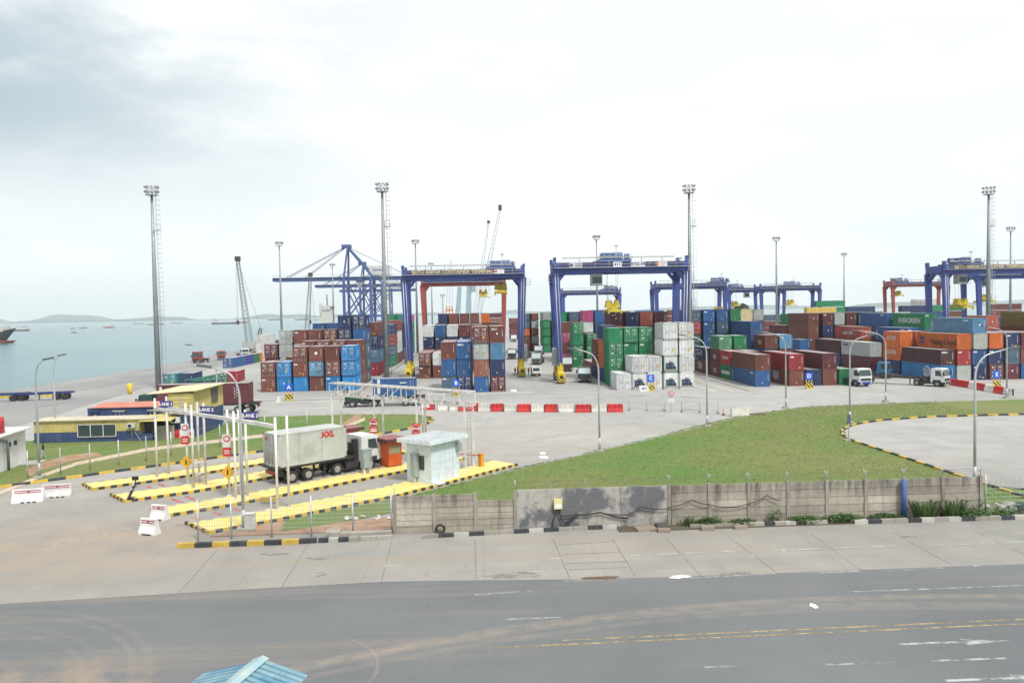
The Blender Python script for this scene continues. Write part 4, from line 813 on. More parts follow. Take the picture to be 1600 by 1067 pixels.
# ---- light masts
def light_mast(x,y,h,label,det=True,r0=.55):
    r=empty('light_mast',(x,y,0),0,label,'light mast','tall light masts of the terminal')
    b=MB(); b.tube([(0,0,0),(0,0,h*.5),(0,0,h-1.8)],[r0,r0*.75,r0*.42],10); b.disc((0,0,.15),r0*1.5,'z',.3,12); b.build('pole',paint('mast_grey',(.24,.27,.28),.5,.12,.3),r)
    b=MB(); z=h-1.7; b.disc((0,0,z),1.1,'z',.12,16)
    for k in range(12): a=k*math.pi/6; b.tube([(1.0*math.cos(a),1.0*math.sin(a),z),(1.1*math.cos(a),1.1*math.sin(a),z+1.4)],.03,4)
    for zz in(.75,1.4): b.tube([(1.1*math.cos(k*math.pi/8),1.1*math.sin(k*math.pi/8),z+zz) for k in range(17)],.04,4)
    b.build('head_frame',M_galv,r)
    for k in range(10):
        a=k*math.pi/5
        for zz in((.6,1.45) if det else (1.0,)): b=MB(); b.obox((1.25*math.cos(a),1.25*math.sin(a),z+zz),(.18,.4,.26 if det else .7),a,0,R(-28)); b.build('floodlight',plain('floodlight_grey',(.22,.23,.24),.5),r)
    if det:
        b=MB(); xx=r0+.35
        for s in(-.22,.22): b.tube([(xx,s,.5),(xx*.75,s,h-2)],.035,4)
        for i in range(int(h/.9)): zz=.8+i*.9; k=1-.25*zz/h; b.tube([(xx*k,-.22,zz),(xx*k,.22,zz)],.03,4); b.tube([(xx*k,-.22,zz+.3),(xx*k+.6,-.25,zz+.3),(xx*k+.75,0,zz+.3),(xx*k+.6,.25,zz+.3),(xx*k,.22,zz+.3)],.022,4,0,False)
        b.tube([(xx+.7,0,3),(xx*.75+.72,0,h-2)],.02,4); b.build('ladder',M_galv,r)
        for zz in(h*.36,h*.78): b=MB(); b.box(r0*.5,r0*.5+1.1,-.5,.5,zz,zz+.08); [b.tube([(x_,y_,zz),(x_,y_,zz+1.2)],.03,4) for x_ in(.4,1.3) for y_ in(-.5,.5)]; b.tube([(.4,-.5,zz+1.2),(1.3,-.5,zz+1.2),(1.3,.5,zz+1.2),(.4,.5,zz+1.2)],.03,4); b.build('landing',M_galv,r)
    return r
light_mast(-60.8,147.6,38.,'tall grey light mast with ladder at the left, beside the teal container')
light_mast(-18.4,152,38.8,'tall light mast in front of the lettered blue crane left leg')
light_mast(43.6,157,38.6,'tall light mast at the right corner of the white stacks')
light_mast(112,164.5,38.6,'tall light mast before the right lettered crane')
for x,y,h,lb in((-66.5,262,38.6,'distant light mast beside the lattice boom, left of the quay crane'),(-21.,262,38.6,'distant light mast behind the left leg of the red gantry crane'),(40.,258,38.8,'distant light mast rising behind the numbered gantry crane'),(104.2,265,38,'distant light mast among the far row of gantry cranes'),(176.4,248,38.6,'distant light mast at the far right edge'),(169.,349,38,'thin distant light mast right of the far green container'),(-68.5,366,38,'thin distant light mast in front of the quay crane boom'),(-22.5,372,38,'thin distant light mast within the red gantry crane frame'),(95.,360,38,'thin distant light mast behind the right masts of block C'),(-19.5,420,24,'thinnest distant mast inside the red gantry crane')):
    light_mast(x,y,h,lb,False,.45)
# ================================================================ street lamps
M_lamp=plain('lamp_head_dark',(.09,.10,.11),.5); M_foot=plain('concrete_foot',(.34,.32,.29),.9)
def street_lamp(px,py,h,reach,label,dr=None,rad=2.2,xy=None):
    "reach: how far the arm goes to the right (negative: to the left)"
    x,y=xy or g(px,py); r=empty('street_lamp',(x,y,0),0,label,'street lamp','single arm street lamps')
    s=1 if reach>0 else -1; pts=[(0,0,0),(0,0,h*.5),(0,0,h-rad*.95)]; n=8; a=abs(reach)
    for k in range(1,n+1): t_=k/n*math.pi/2*.92; pts.append((s*a*.55*(1-math.cos(t_)),0,h-rad*.95+rad*.8*math.sin(t_)))
    pts.append((s*a,0,h)); m=len(pts)
    b=MB(); b.tube(pts,[.105,.095]+[.075-.03*k/(m-2) for k in range(m-2)],8); b.tube([(0,0,.2),(0,0,1.3)],.13,8); b.build('pole',M_galv,r)
    b=MB(); b.obox((s*(a+.35),0,h+.03),(.85,.26,.14),0,0,-s*R(9)); b.build('lamp_head',M_lamp,r)
    b=MB(); b.box(-.35,.35,-.35,.35,0,.22); b.build('foot',M_foot,r); return r
street_lamp(62,747,9.9,.75,'street lamp on the left lawn edge beside the white building')
street_lamp(88,688,9.3,.6,'thin street lamp in front of the long yellow office'); 
street_lamp(340,644,9.4,-3.3,'street lamp with its arm to the left by the yellow two storey office')
street_lamp(381,829,10.1,-1.7,'nearest street lamp, at the gate behind the mesh fence')
street_lamp(937,706,9.6,-2.1,'street lamp at the lawn corner under the numbered crane')
street_lamp(1105,667,10.2,-2.4,'street lamp on the lawn edge in front of the white stacks')
street_lamp(1228,638,10,-3.3,'street lamp on the lawn edge in front of the red container')
street_lamp(1328,661,9.8,2.2,'street lamp with its arm to the right beside the curved kerb')
street_lamp(1384,628,9.8,-4.0,'street lamp on the far lawn edge before the orange containers')
street_lamp(1523,757,9.8,2.5,'nearest street lamp on the right, behind the end of the wall')
street_lamp(1573,622,9.9,-2.8,'street lamp at the right end of the red and white barriers')
# ================================================================ concrete wall
t=NT('old_wall_concrete'); v=t.co; a=t.noise(v,.55,5,.65); st=t.noise(t.map(v,(1.6,1.6,.22)),1.,5,.7); f=t.noise(v,6,4,.7)
oi=t.n('ShaderNodeObjectInfo').outputs['Random']
c=t.mix(t.rng(a,.3,.7),(.30,.27,.22),(.40,.365,.305)); zq=t.n('ShaderNodeSeparateXYZ'); t.l(v,zq.inputs[0]); wn=t.n('ShaderNodeTexWhiteNoise'); wn.noise_dimensions='2D'; cq=t.n('ShaderNodeCombineXYZ'); t.l(t.math('FLOOR',t.math('DIVIDE',zq.outputs[2],.484)),cq.inputs[0]); t.l(oi,cq.inputs[1]); t.l(cq.outputs[0],wn.inputs['Vector']); c=t.mix(1.,c,t.rng(wn.outputs['Value'],0,1,.78,1.14),'MULTIPLY'); c=t.mix(1.,c,t.rng(oi,0,1,.85,1.1),'MULTIPLY'); c=t.mix(t.rng(st,.52,.72,0,.65),c,(.11,.10,.095)); zz=t.n('ShaderNodeSeparateXYZ'); t.l(v,zz.inputs[0]); c=t.mix(t.math('MULTIPLY',t.rng(zz.outputs[2],1.3,2.2),t.rng(st,.36,.6,0,.8)),c,(.075,.07,.065)); c=t.mix(t.rng(t.noise(v,.9,3),.64,.72,0,.6),c,(.30,.33,.35)); c=t.mix(1.,c,t.rng(f,.3,.7,.85,1.12),'MULTIPLY'); t.bump(f,.5,.02); M_wall=t.done(c,.9)
t=NT('old_render'); v=t.co; a=t.noise(v,.33,5,.6); st=t.noise(t.map(v,(2.2,2.2,.16)),1.,5,.75); f=t.noise(v,6,4,.7)
c=t.mix(t.rng(a,.50,.57),(.37,.355,.325),(.125,.13,.14)); c=t.mix(t.rng(st,.5,.68,0,.65),c,(.12,.12,.12)); c=t.mix(t.rng(st,.3,.4,.5,0),c,(.42,.41,.39)); c=t.mix(1.,c,t.rng(f,.3,.7,.85,1.12),'MULTIPLY'); t.bump(f,.4,.02); M_render=t.done(c,.9)
M_post=paint('wall_post_concrete',(.27,.245,.21),.9,.7,rust=(.06,.055,.05))
wl=empty('boundary_wall',(0,45.6,0),0,'weathered concrete panel wall between lawn and road, with stains and barbed wire arms','wall')
xs=[-5.25,-2.9,-.45]; tops=[2.25,2.25]
def panel(x0,x1,h,n,yo=0.):
    b=MB(); ph=h/n
    for k in range(n): b.box(x0+.1,x1-.1,yo-.06+.012*(k%2),yo+.06,k*ph+.014,(k+1)*ph-.014)
    b.build('wall_panel',M_wall,wl)
for i in range(2): panel(xs[i],xs[i+1],2.25,6)
panel(-.45,1.95,1.85,5)
b=MB(); V=[]; b.box(2.0,8.3,-.08,.08,0,2.4); b.box(8.32,11.2,-.07,.07,0,2.42); b.build('rendered_panel',M_render,wl)
xq=[11.3+ (30.6-11.3)*k/8 for k in range(9)]
for k in range(8): panel(xq[k],xq[k+1],2.42,5)
for x,h in [(-5.25,2.3),(-2.9,2.3),(-.45,2.32),(1.95,2.4),(11.25,2.5)]+[(x,2.5) for x in xq[1:]]:
    b=MB(); b.box(x-.10,x+.10,-.12,.12,0,h); p=b.build('wall_post',M_post,wl)
    if x>1.5 or x<-2: b=MB(); b.tube([(x,0,h),(x,0,h+.25),(x+.02,-.18,h+.55)],.025,5); b.tube([(x,0,h+.25),(x-.02,.18,h+.55)],.025,5); b.build('wire_arm',M_galv,p)
for x in(3.9,6.2,8.6): b=MB(); b.tube([(x,.09,1.8),(x,.09,2.65),(x,-.05,2.95)],.025,5); b.build('wire_arm',M_galv,wl)
b=MB()
for z,yy in((2.62,-.04),(2.78,-.1),(2.93,-.16),(2.85,.13)): b.tube([(x,yy,z+.03*math.sin(x*3)) for x in [2+q*.75 for q in range(39)]],.008,3)
b.build('barbed_wire',plain('rusty_wire',(.16,.12,.10),.7),wl)
b=MB(); x=g(1389,800)[0]; b.tube([(x,45.25,0),(x,45.25,2.45)],.15,12); tag(b.build('steel_post',paint('post_blue',(.03,.09,.28),.5,.3)),'round blue steel post standing against the concrete wall','post')
# cables hanging on the wall, with a yellow box
M_cable=plain('black_cable',(.02,.02,.022),.6)
b=MB()
def cab(pts,r):
    p=[Vector((*q,)) for q in pts]; out_=[]
    for i in range(len(p)-1):
        for k in range(6): u=k/6; out_.append(p[i].lerp(p[i+1],u)+Vector((0,0,-.06*math.sin(math.pi*u))))
    b.tube(out_+[p[-1]],r,5)
wy=45.38
cab([(4.45,wy,1.35),(4.2,wy,.6),(4.1,wy,.2)],.03); cab([(4.5,wy,1.3),(4.75,wy,.45),(5.2,wy,.35)],.035); cab([(4.6,wy,.85),(5.6,wy,.9),(7.0,wy,.95),(8.6,wy,.78)],.035); cab([(4.95,wy,.4),(5.6,wy,.85),(7.0,wy,.98),(8.7,wy,.55)],.045); cab([(8.6,wy,.75),(9.5,wy,1.25),(10.6,wy,1.05),(11.3,wy,1.15),(12.6,wy,1.55),(13.6,wy,1.25),(14.9,wy,1.05),(16.2,wy,1.25),(17.2,wy,1.7),(18.0,wy,1.35)],.028); cab([(4.2,wy,.3),(4.1,wy-.1,.1),(4.6,wy-.1,.12)],.03)
tag(b.build('cable',M_cable),'tangled black cables looping along the wall','cable')
b=MB(); b.box(4.25,4.75,45.3,45.5,1.25,1.85); b.box(4.32,4.68,45.29,45.3,1.32,1.55,1); tag(b.build('meter_box',[paint('box_yellow',(.55,.50,.25),.6,.3),M_white]),'small pale yellow box fixed to the wall above the cables','box')
b=MB(); b.tube([(-2.55+.25*math.cos(k*.4),45.28,.27+.25*math.sin(k*.4)) for k in range(17)],.07,6); tag(b.build('old_tyre',M_tyre),'old tyre leaning on the left panels of the wall','tyre')
for x,y,sz,rz,lb,nm in((9.6,44.75,(1.2,.7,.16),.2,'flat broken concrete slab at the kerb gap','concrete_slab'),(10.6,44.2,(.7,.35,.2),-.15,'loose concrete block beside the broken slab','concrete_block'),(10.6,45.1,(.6,.3,.3),.3,'upright broken kerb stone by the wall','concrete_block'),(13.2,44.3,(.75,.35,.24),.02,'dark kerb stone lying in front of the weeds','concrete_block'),(15.2,44.35,(.75,.3,.2),.05,'pale kerb stone lying right of the dark one','concrete_block')):
    b=MB(); b.obox((0,0,sz[2]/2),sz,0); o=b.build(nm,paint('rubble_'+str(len(lb)),(.26,.21,.17) if 'pale' in lb or 'slab' in lb else (.13,.12,.115),.9,.5)); o.location=(x,y,0); o.rotation_euler=(0,0,rz); tag(o,lb,'concrete block' if 'block' in nm else 'concrete slab')
b=MB(); b.box(-9.2,-8.4,44.75,45.5,0,.42); b.box(-8.4,-5.4,44.9,45.3,0,.32); tag(b.build('concrete_footing',M_kg),'low bare concrete footing inside the mesh fence end','footing')
# ---- weeds by the wall
def weed(x,y,h,wd,label,seed,blade=False,n=None):
    rnd=random.Random(seed); b=MB(); n=n or int(330*wd/.5)
    for k in range(n):
        a=rnd.uniform(0,6.28); rr=wd*rnd.random()**.6; px,py=rr*math.cos(a),rr*.45*math.sin(a)
        if blade:
            l=h*rnd.uniform(.25,1.25); le=rnd.uniform(.15,1.1)*l; p0=Vector((px*.9,py*.9,0)); p1=p0+Vector((math.cos(a)*le*.45,math.sin(a)*le*.3,l*.75)); p2=p0+Vector((math.cos(a)*le,math.sin(a)*le*.6,l*.72)); s=Vector((-math.sin(a),math.cos(a),0))*.025
            b.add([p0-s,p0+s,p1+s,p1-s,p2],[(0,1,2,3),(3,2,4)],0)
        else:
            z=h*rnd.random()*(1-.5*(rr/wd)**2); s=rnd.uniform(.04,.11); c=Vector((px,py,z+.02)); u=Vector((rnd.uniform(-1,1),rnd.uniform(-1,1),rnd.uniform(-.5,.7))).normalized(); w_=u.cross(Vector((0,0,1))).normalized()*s*.6; b.add([c-u*s,c+w_,c+u*s,c-w_],[(0,1,2,3)],0)
    o=b.build('weed_clump',M_weed); o.location=(x,y,.03); tag(o,label,'weeds',None); return o
t=NT('weed_leaves'); oi=t.n('ShaderNodeObjectInfo').outputs['Random']; c=t.mix(t.noise(t.co,4,3),(.03,.075,.014),(.075,.15,.03)); c=t.mix(1.,c,t.rng(oi,0,1,.8,1.2),'MULTIPLY'); M_weed=t.done(c,.7)
weed(17.6,45.2,1.1,.45,'tall leafy weed against the wall under the cable end',1,n=160); weed(13.6,45.2,.5,.9,'dark low weeds left, behind the dark kerb stone',2); weed(12.4,45.2,.55,.6,'first tuft of weeds right of the rendered wall',3,True,60); weed(15.6,45.1,.35,1.0,'low weeds left of the tall leafy weed',4); weed(19.4,45.1,.45,1.2,'weeds along the wall right of the tall leafy weed',5); weed(21.8,45.2,.45,1.3,'weeds in the middle of the right wall half',6); weed(24.4,45.2,.4,1.1,'weeds just left of the blue post',7)
weed(26.9,45.2,1.25,.7,'tall grassy clump just right of the blue post',8,True,140); weed(28.6,45.2,1.3,.8,'second tall grassy clump right of the blue post',9,True,150); weed(30.3,45.2,1.2,.3,'slender weed climbing a wall post at right',10,n=90); weed(29.6,45.0,.6,1.2,'bushy weeds at the foot of the last panels',11); weed(31.6,45.1,.55,.9,'weeds at the right end of the wall',12); weed(33.6,45.2,.85,1.3,'large bush of weeds beyond the wall end',13,n=420); weed(36.0,45.3,.5,1.0,'weeds among rubble at the far right',14)
for k,(x,y,s,c_,lb) in enumerate(((32.5,46.6,.55,(.4,.38,.36),'pale rubble left of the heap beyond the wall end'),(34.4,46.7,.45,(.05,.08,.16),'dark blue scrap in the rubble heap'),(36.2,46.5,.5,(.28,.15,.09),'brown rubble at right of the heap'))):
    rnd=random.Random(k); b=MB()
    for q in range(14): b.obox((rnd.uniform(-1,1)*s*2,rnd.uniform(-.5,.5),rnd.uniform(.05,.3)),(rnd.uniform(.2,.6),rnd.uniform(.1,.4),rnd.uniform(.04,.2)),rnd.uniform(0,3),0,rnd.uniform(-.4,.4))
    o=b.build('rubble_heap',plain('rubble_heap_'+str(k),c_,.9)); o.location=(x,y,.05); tag(o,lb,'rubble')
for k,(x0,y0,n) in enumerate(((-9.5,47.9,16),)):
    rnd=random.Random(40+k); b=MB()
    for q in range(n): b.obox((rnd.uniform(-2.6,2.2),rnd.uniform(-.4,.6)+.1*q/n,rnd.uniform(.02,.08)),(rnd.uniform(.1,.4),rnd.uniform(.1,.35),rnd.uniform(.03,.12)),rnd.uniform(0,3),0,rnd.uniform(-.3,.3))
    o=b.build('litter',plain('white_litter',(.6,.58,.55),.8)); o.location=(x0+3.2,y0+1.0,.06); tag(o,'white broken scraps scattered on bare earth behind the mesh fence','litter')
# ================================================================ fences
def fence(posts,h,label,mesh=True,name='wire_fence',rails=(.08,.92),step=.13,r=.05,wr=.009,y2=False):
    f=empty(name,(posts[0][0],posts[0][1],0),0,label,'fence'); o=Vector((*posts[0],0)); P=[Vector((*p,0))-o for p in posts]
    for p in P: b=MB(); b.tube([p,p+Vector((0,0,h))],r,8); b.build('fence_post',M_galv,f)
    b=MB()
    for i in range(len(P)-1):
        d=P[i+1]-P[i]; n=max(1,int(d.length/step))
        if mesh:
            for k in range(1,n): q=P[i]+d*k/n; b.tube([q+Vector((0,0,.08)),q+Vector((0,0,h*.96))],wr,3,0,False)
        zs=[h*z for z in rails] if not mesh else [.08+(h*.96-.08)*k/9 for k in range(10)]
        for z in zs: b.tube([P[i]+Vector((0,0,z)),P[i+1]+Vector((0,0,z))],wr*1.3,3,0,False)
    b.build('wire_mesh',M_galv,f); return f
fence([g(x,y) for x,y in((310,845),(362,842),(425,840),(487,838),(552,836))]+[(-5.45,45.6)],2.45,'galvanised mesh fence at the gate, left of the concrete wall')
lf=[(42,752),(97,744),(141,737),(187,729),(229,722),(265,715),(343,703),(414,672),(483,668)]
fence([g(44,748),g(95,742),g(141,735),g(186,728),g(229,721),g(268,713),g(344,699)],2.35,'wire fence with steel posts along the left lawn kerb',False,rails=(.3,.62,.95),wr=.006)
fence([g(414,680),g(480,672)],2.2,'two fence posts with wire beyond the truck',False,rails=(.5,.95))
fence([(31.,45.7),(36.5,45.6),(42,45.6),(48,45.6)],2.5,'wire fence continuing right of the concrete wall',True,step=.3)
fence([(36.6,46.4),(42.8,46.4)],2.6,'short back fence with one tall post at right',False,rails=(.3,.6,.95))
b=MB(); b.tube([(-.0,0,0),(0,0,2.6)],.05,8); o=b.build('steel_post',M_galv); o.location=(*g(1326,689),0); b=MB(); b.box(-.16,.16,-.08,.0,1.7,2.6); b.build('sign_plate',plain('sign_plate_blue_grey',(.08,.09,.16),.6),o); b=MB(); b.box(-.45,.45,-.3,.3,0,.18); b.build('foot',M_foot,o); tag(o,'small post with narrow blue plate at the curved kerb','post')
# ================================================================ gate gantries
M_gw=paint('gantry_white',(.60,.59,.57),.5,.45,rust=(.22,.13,.08)); M_sgb=plain('sign_blue',(.045,.05,.22),.5); M_sgr=plain('sign_red',(.50,.02,.03),.5); M_sgy=plain('sign_amber',(.60,.33,.02),.5); M_brightblue=plain('sign_bright_blue',(.01,.10,.55),.5)
LD=R(41)
ga=empty('lane_gantry',(0,0,0),0,'white steel lane gantry of many posts carrying blue lane signs','gantry')
posts=[(246,748,6.6),(264,743,6.6),(294,760,6.5),(303,765,6.5),(312,757,6.5),(322,760,6.5),(359,777,6.4),(369,782,6.4),(377,778,6.4),(387,778,6.4),(434,800,6.35),(452,795,6.35)]
PB=[Vector((*g(x,y),0)) for x,y,h in posts]
for p,(x,y,h) in zip(PB,posts): b=MB(); b.tube([p,p+Vector((0,0,h))],.09,10); b.disc(p+Vector((0,0,.17)),.2,'z',.05,10); b.build('post',M_gw,ga)
def beam(i,j,z,w_=.22): b=MB(); b.bar(PB[i]+Vector((0,0,z)),PB[j]+Vector((0,0,z)),w_,w_*1.1); b.build('beam',M_gw,ga)
beam(0,2,5.75);beam(2,6,5.75);beam(6,10,5.75);beam(1,4,5.7,.16);beam(10,11,5.2,.12)
for i,j in((2,5),(3,5),(7,9)): 
    for z in(1.1,2.0): beam(i,j,z,.06)
def lane(i,off,n):
    p=PB[i]+off; b=MB(); b.obox((p.x,p.y,6.0),(1.15,.06,.55),R(-10)); s=b.build('sign_board',M_sgb,ga); o=text('lettering','LANE '+n,.36,M_text,s,(p.x-.01,p.y-.05,6.0),(R(90),0,R(-10)),bold=.008)
lane(1,Vector((.1,-.3,.0)),'1'); lane(5,Vector((.35,-.3,0)),'2'); lane(9,Vector((.5,-.3,0)),'3')
def fsign(i,z,kind):
    p=PB[i]+Vector((-.02,-.2,z)); b=MB()
    if kind=='stopwhite': b.box(p.x-.3,p.x+.3,p.y-.02,p.y,z-.2,z+.75,0); b.disc((p.x,p.y-.03,z+.42),.23,'y',.02,16,1); b.disc((p.x,p.y-.045,z+.42),.15,'y',.02,16,0); b.box(p.x-.3,p.x+.3,p.y-.02,p.y,z-.85,z-.22,1); [b.box(p.x-.2,p.x+.2,p.y-.03,p.y-.02,z-.5-q,z-.42-q,0) for q in(0,.16)]; b.build('sign_board',[M_white,M_sgr],ga)
    else: b.obox((p.x,p.y,z),(.72,.04,.72),0,0,R(45)); b.obox((p.x,p.y-.03,z),(.10,.02,.36),0,1); b.build('warning_sign',[M_sgy,M_black],ga)
fsign(2,4.2,'stopwhite'); fsign(6,3.9,'stopwhite'); fsign(2,1.95,'d'); fsign(6,1.9,'d')
# truss gantry
P0=Vector((-14.7,75.3,0)); P1=Vector((-1.15,63.4,0)); dd=(P1-P0).normalized(); nn=Vector((-dd.y,dd.x,0))
gb2=empty('truss_gantry',(0,0,0),0,'white box truss gantry over the exit lanes, behind the guard house','gantry')
L=(P1-P0).length; hb,ht_=5.35,6.5
for s in(0,1.05):
    b=MB()
    for z in(hb,ht_): b.bar(P0+nn*s+Vector((0,0,z)),P1+nn*s+Vector((0,0,z)),.13,.13)
    n=10
    for k in range(n+1):
        q=P0+dd*L*k/n+nn*s; b.bar(q+Vector((0,0,hb)),q+Vector((0,0,ht_)),.07,.07)
        if k<n and k%2==0: b.bar(q+Vector((0,0,hb)),P0+dd*L*(k+1)/n+nn*s+Vector((0,0,ht_)),.05,.05)
    b.build('truss',M_gw,gb2)
b=MB()
for k in range(21):
    q=P0+dd*L*k/20
    for z in(hb,ht_): b.bar(q+Vector((0,0,z)),q+nn*1.05+Vector((0,0,z)),.06,.06)
[b.bar(P0+dd*L*k/20+Vector((0,0,hb)),P0+dd*L*(k+1)/20+nn*1.05*(1)+Vector((0,0,hb)),.05,.05) for k in range(0,20,2)]
b.build('cross_brace',M_gw,gb2)
b=MB(); rnd=random.Random(3)
for k in range(16): q=P0+dd*L*(k+.3+rnd.random()*.4)/16+nn*.5; b.obox((q.x,q.y,hb+.16),(.5*rnd.random()+.25,.22,.14+.2*rnd.random()),rnd.random()*3)
b.build('cable_tray',plain('tray_grey',(.42,.41,.39),.7),gb2)
for u in(.02,.36,.67,.985):
    for s in(0,1.05): q=P0+dd*L*u+nn*s; b=MB(); b.bar(q+Vector((0,0,.15)),q+Vector((0,0,hb+.1)),.17,.17); b.box(q.x-.2,q.x+.2,q.y-.2,q.y+.2,.15,.19); b.build('post',M_gw,gb2)
    for z in(1.6,): b=MB(); q=P0+dd*L*u; b.bar(q+Vector((0,0,z)),q+nn*1.05+Vector((0,0,z)),.06,.06); b.build('beam',M_gw,gb2)
b=MB(); q=P0+dd*L*.985
for s in(.35,.75): b.tube([q+nn*s+Vector((0,0,.3)),q+nn*s+Vector((0,0,hb))],.025,5)
for k in range(17): b.tube([q+nn*.35+Vector((0,0,.5+k*.29)),q+nn*.75+Vector((0,0,.5+k*.29))],.018,4)
b.build('ladder',M_galv,gb2)
for u,z in((.36,2.75),(.67,2.75)):
    q=P0+dd*L*u+Vector((-.02,-.16,0)); b=MB(); b.box(q.x-.42,q.x+.3,q.y-.04,q.y,z-.55,z+.75,0); b.disc((q.x-.06,q.y-.05,z+.3),.33,'y',.02,16,1); sg=b.build('stop_sign',[M_sgr,plain('sign_red_dark',(.38,.01,.02),.5)],gb2)
    text('lettering','STOP',.26,M_text,sg,(q.x-.06,q.y-.07,z+.3),FRONT,bold=.008); b=MB(); [b.box(q.x-.34,q.x+.22,q.y-.055,q.y-.04,z-.42+k*.16,z-.33+k*.16) for k in range(2)]; b.tube([(q.x-.06+.35*math.cos(k*.3927),q.y-.055,z+.3+.35*math.sin(k*.3927)) for k in range(17)],.022,4); b.build('sign_marks',M_text,sg)
b=MB(); px_,py_=g(661,684); b.tube([(0,0,0),(0,0,3.6)],.08,8); o=b.build('steel_post',M_galv); o.location=(px_,py_,.1); tag(o,'short grey post behind the truss gantry','post'); b=MB(); b.box(-.1,.75,-.06,-.02,3.1,3.6); b.build('sign_plate',M_white,o)
# ================================================================ gate house, booths, cabinets
M_panel=plain('insulated_panel',(.60,.67,.72),.4); M_or=paint('booth_orange',(.58,.10,.015),.5,.15); M_boothroof=plain('booth_roof_dark',(.09,.03,.035),.6); M_cab=paint('cabinet_grey',(.27,.31,.31),.5,.15)
gh=empty('guard_house',(-3.84,57.97,.15),R(52),'white guard house with flat overhanging roof on the nearest yellow island','guard house')
b=MB(); b.box(0,3.35,0,2.5,0,3.05); [b.box(.0+q*.84,.012+q*.84,-.006,0,.02,3.0,1) for q in range(1,4)]; b.build('wall',[M_panel,M_galv],gh)
b=MB(); b.box(-.55,3.95,-.45,3.0,3.05,3.35); b.box(-.45,3.85,-.35,2.9,3.35,3.38,1); b.build('roof',[M_panel,M_galv],gh)
b=MB(); b.box(-.03,0.0,.7,1.7,1.0,2.1); b.build('window',M_glass,gh)
b=MB(); b.box(2.9,3.25,-.35,-.02,2.1,2.75); b.build('air_conditioner',M_cab,gh)
b=MB(); b.box(.0,.8,-.7,-.05,0,.12); b.build('doorstep',M_panel,gh)
def booth(px,py,label,rz):
    x,y=g(px,py); r=empty('ticket_booth',(x,y,.15),rz,label,'booth','orange ticket booths')
    b=MB(); W=1.25
    for a,e in((0,0),(W,0),(0,W),(W,W)): b.box(a-.05,a+.05,e-.05,e+.05,0,2.15)
    b.box(.05,W-.05,-.03,.03,.1,1.1); b.box(.05,W-.05,-.03,.03,1.85,2.15); b.box(-.03,.03,.05,W-.05,.1,2.15); b.box(.05,W-.05,W-.03,W+.03,.1,2.15); b.box(W-.03,W+.03,.05,W-.05,1.9,2.15); b.box(0,W,0,W,.06,.1); b.build('shell',M_or,r)
    b=MB(); b.box(.06,W-.06,-.012,.012,1.1,1.85); b.build('window',glass('booth_glass',(.16,.15,.10)),r)
    b=MB(); b.box(-.4,W+.4,-.4,W+.4,2.15,2.42); b.box(-.4,W+.4,-.4,W+.4,2.42,2.45,1); b.build('roof',[M_boothroof,plain('booth_roof_top',(.25,.10,.10),.6)],r); return r
booth(608,733,'orange ticket booth with dark roof in front of the white truck cab',R(41)); booth(543,712,'orange ticket booth half hidden behind the truck',R(41))
def cabinet(px,py,w_,h_,label,leg=.45):
    x,y=g(px,py); r=empty('control_cabinet',(x,y,.15),R(41),label,'cabinet'); b=MB(); b.box(-w_/2,w_/2,-.25,.25,leg,leg+h_); b.box(-w_/2-.05,w_/2+.05,-.3,.3,leg+h_,leg+h_+.06); b.build('box',M_cab,r); b=MB(); b.box(-w_/2+.06,w_/2-.06,-.27,-.25,leg+.06,leg+h_-.06); b.box(w_/2-.16,w_/2-.12,-.3,-.27,leg+h_*.4,leg+h_*.6,1); b.build('door',[M_cab,M_black],r); b=MB(); [b.box(s-.05,s+.05,-.15,.15,0,leg) for s in(-w_/2+.15,w_/2-.15)]; b.build('leg',M_white,r)
cabinet(573,742,.8,1.5,'grey control cabinet on legs beside the truck cab'); cabinet(652,756,.85,1.75,'grey control cabinet on legs beside the guard house')
x,y=g(391,829); b=MB(); b.box(-.28,.28,-.22,.22,0,.95); b.box(-.31,.31,-.25,.25,.95,1.0); o=b.build('control_cabinet',paint('cabinet_pale',(.5,.5,.46),.6,.3)); o.location=(x,y,.1); b=MB(); b.box(-.22,.22,-.235,-.22,.08,.88); b.build('door',MATS['cabinet_pale'],o); tag(o,'small pale cabinet at the foot of the nearest street lamp','cabinet')
x,y=g(752,731); bb_=empty('barrier_post',(x,y,.15),R(41),'orange boom barrier post with raised thin boom','barrier'); b=MB(); b.box(-.18,.18,-.18,.18,0,1.05); b.box(-.2,.2,-.2,.2,1.05,1.1); b.build('housing',paint('barrier_orange',(.65,.27,.02),.5,.1),bb_); b=MB(); b.tube([(-.1,0,.95),(-2.6,1.6,1.25)],.035,6); b.build('boom',M_sgr,bb_)
x,y=g(422,786); b=MB(); b.box(-.6,.6,-.12,.12,0,.3); o=b.build('wheel_stop',paint('stop_yellow',(.45,.32,.05),.6,.3)); o.location=(x,y,.15); tag(o,'low yellow wheel stop on the third island','wheel stop')
for k,(px,py) in enumerate(((207,783),)):
    x,y=g(px,py); b=MB(); b.obox((0,0,.62),(.16,.5,1.25),R(20),0,R(24)); [b.obox((-.07+.13*q-.2,-.02,.2+q*.3),(.17,.52,.13),R(20),1,R(24)) for q in range(4)]; b.box(-.3,.0,-.25,.25,0,.12); o=b.build('fallen_sign',[M_black,plain('sign_pale',(.45,.42,.42),.6)]); o.location=(x,y,.15); tag(o,'tilted striped sign post at the tip of the second island','sign')
b=MB(); b.tube([(0,0,0),(0,0,.7)],.05,6); b.box(-.25,.25,-.06,0,.45,.75); o=b.build('marker_post',M_black); o.location=(*g(212,762),.15); tag(o,'short dark marker post on the first island edge','post')
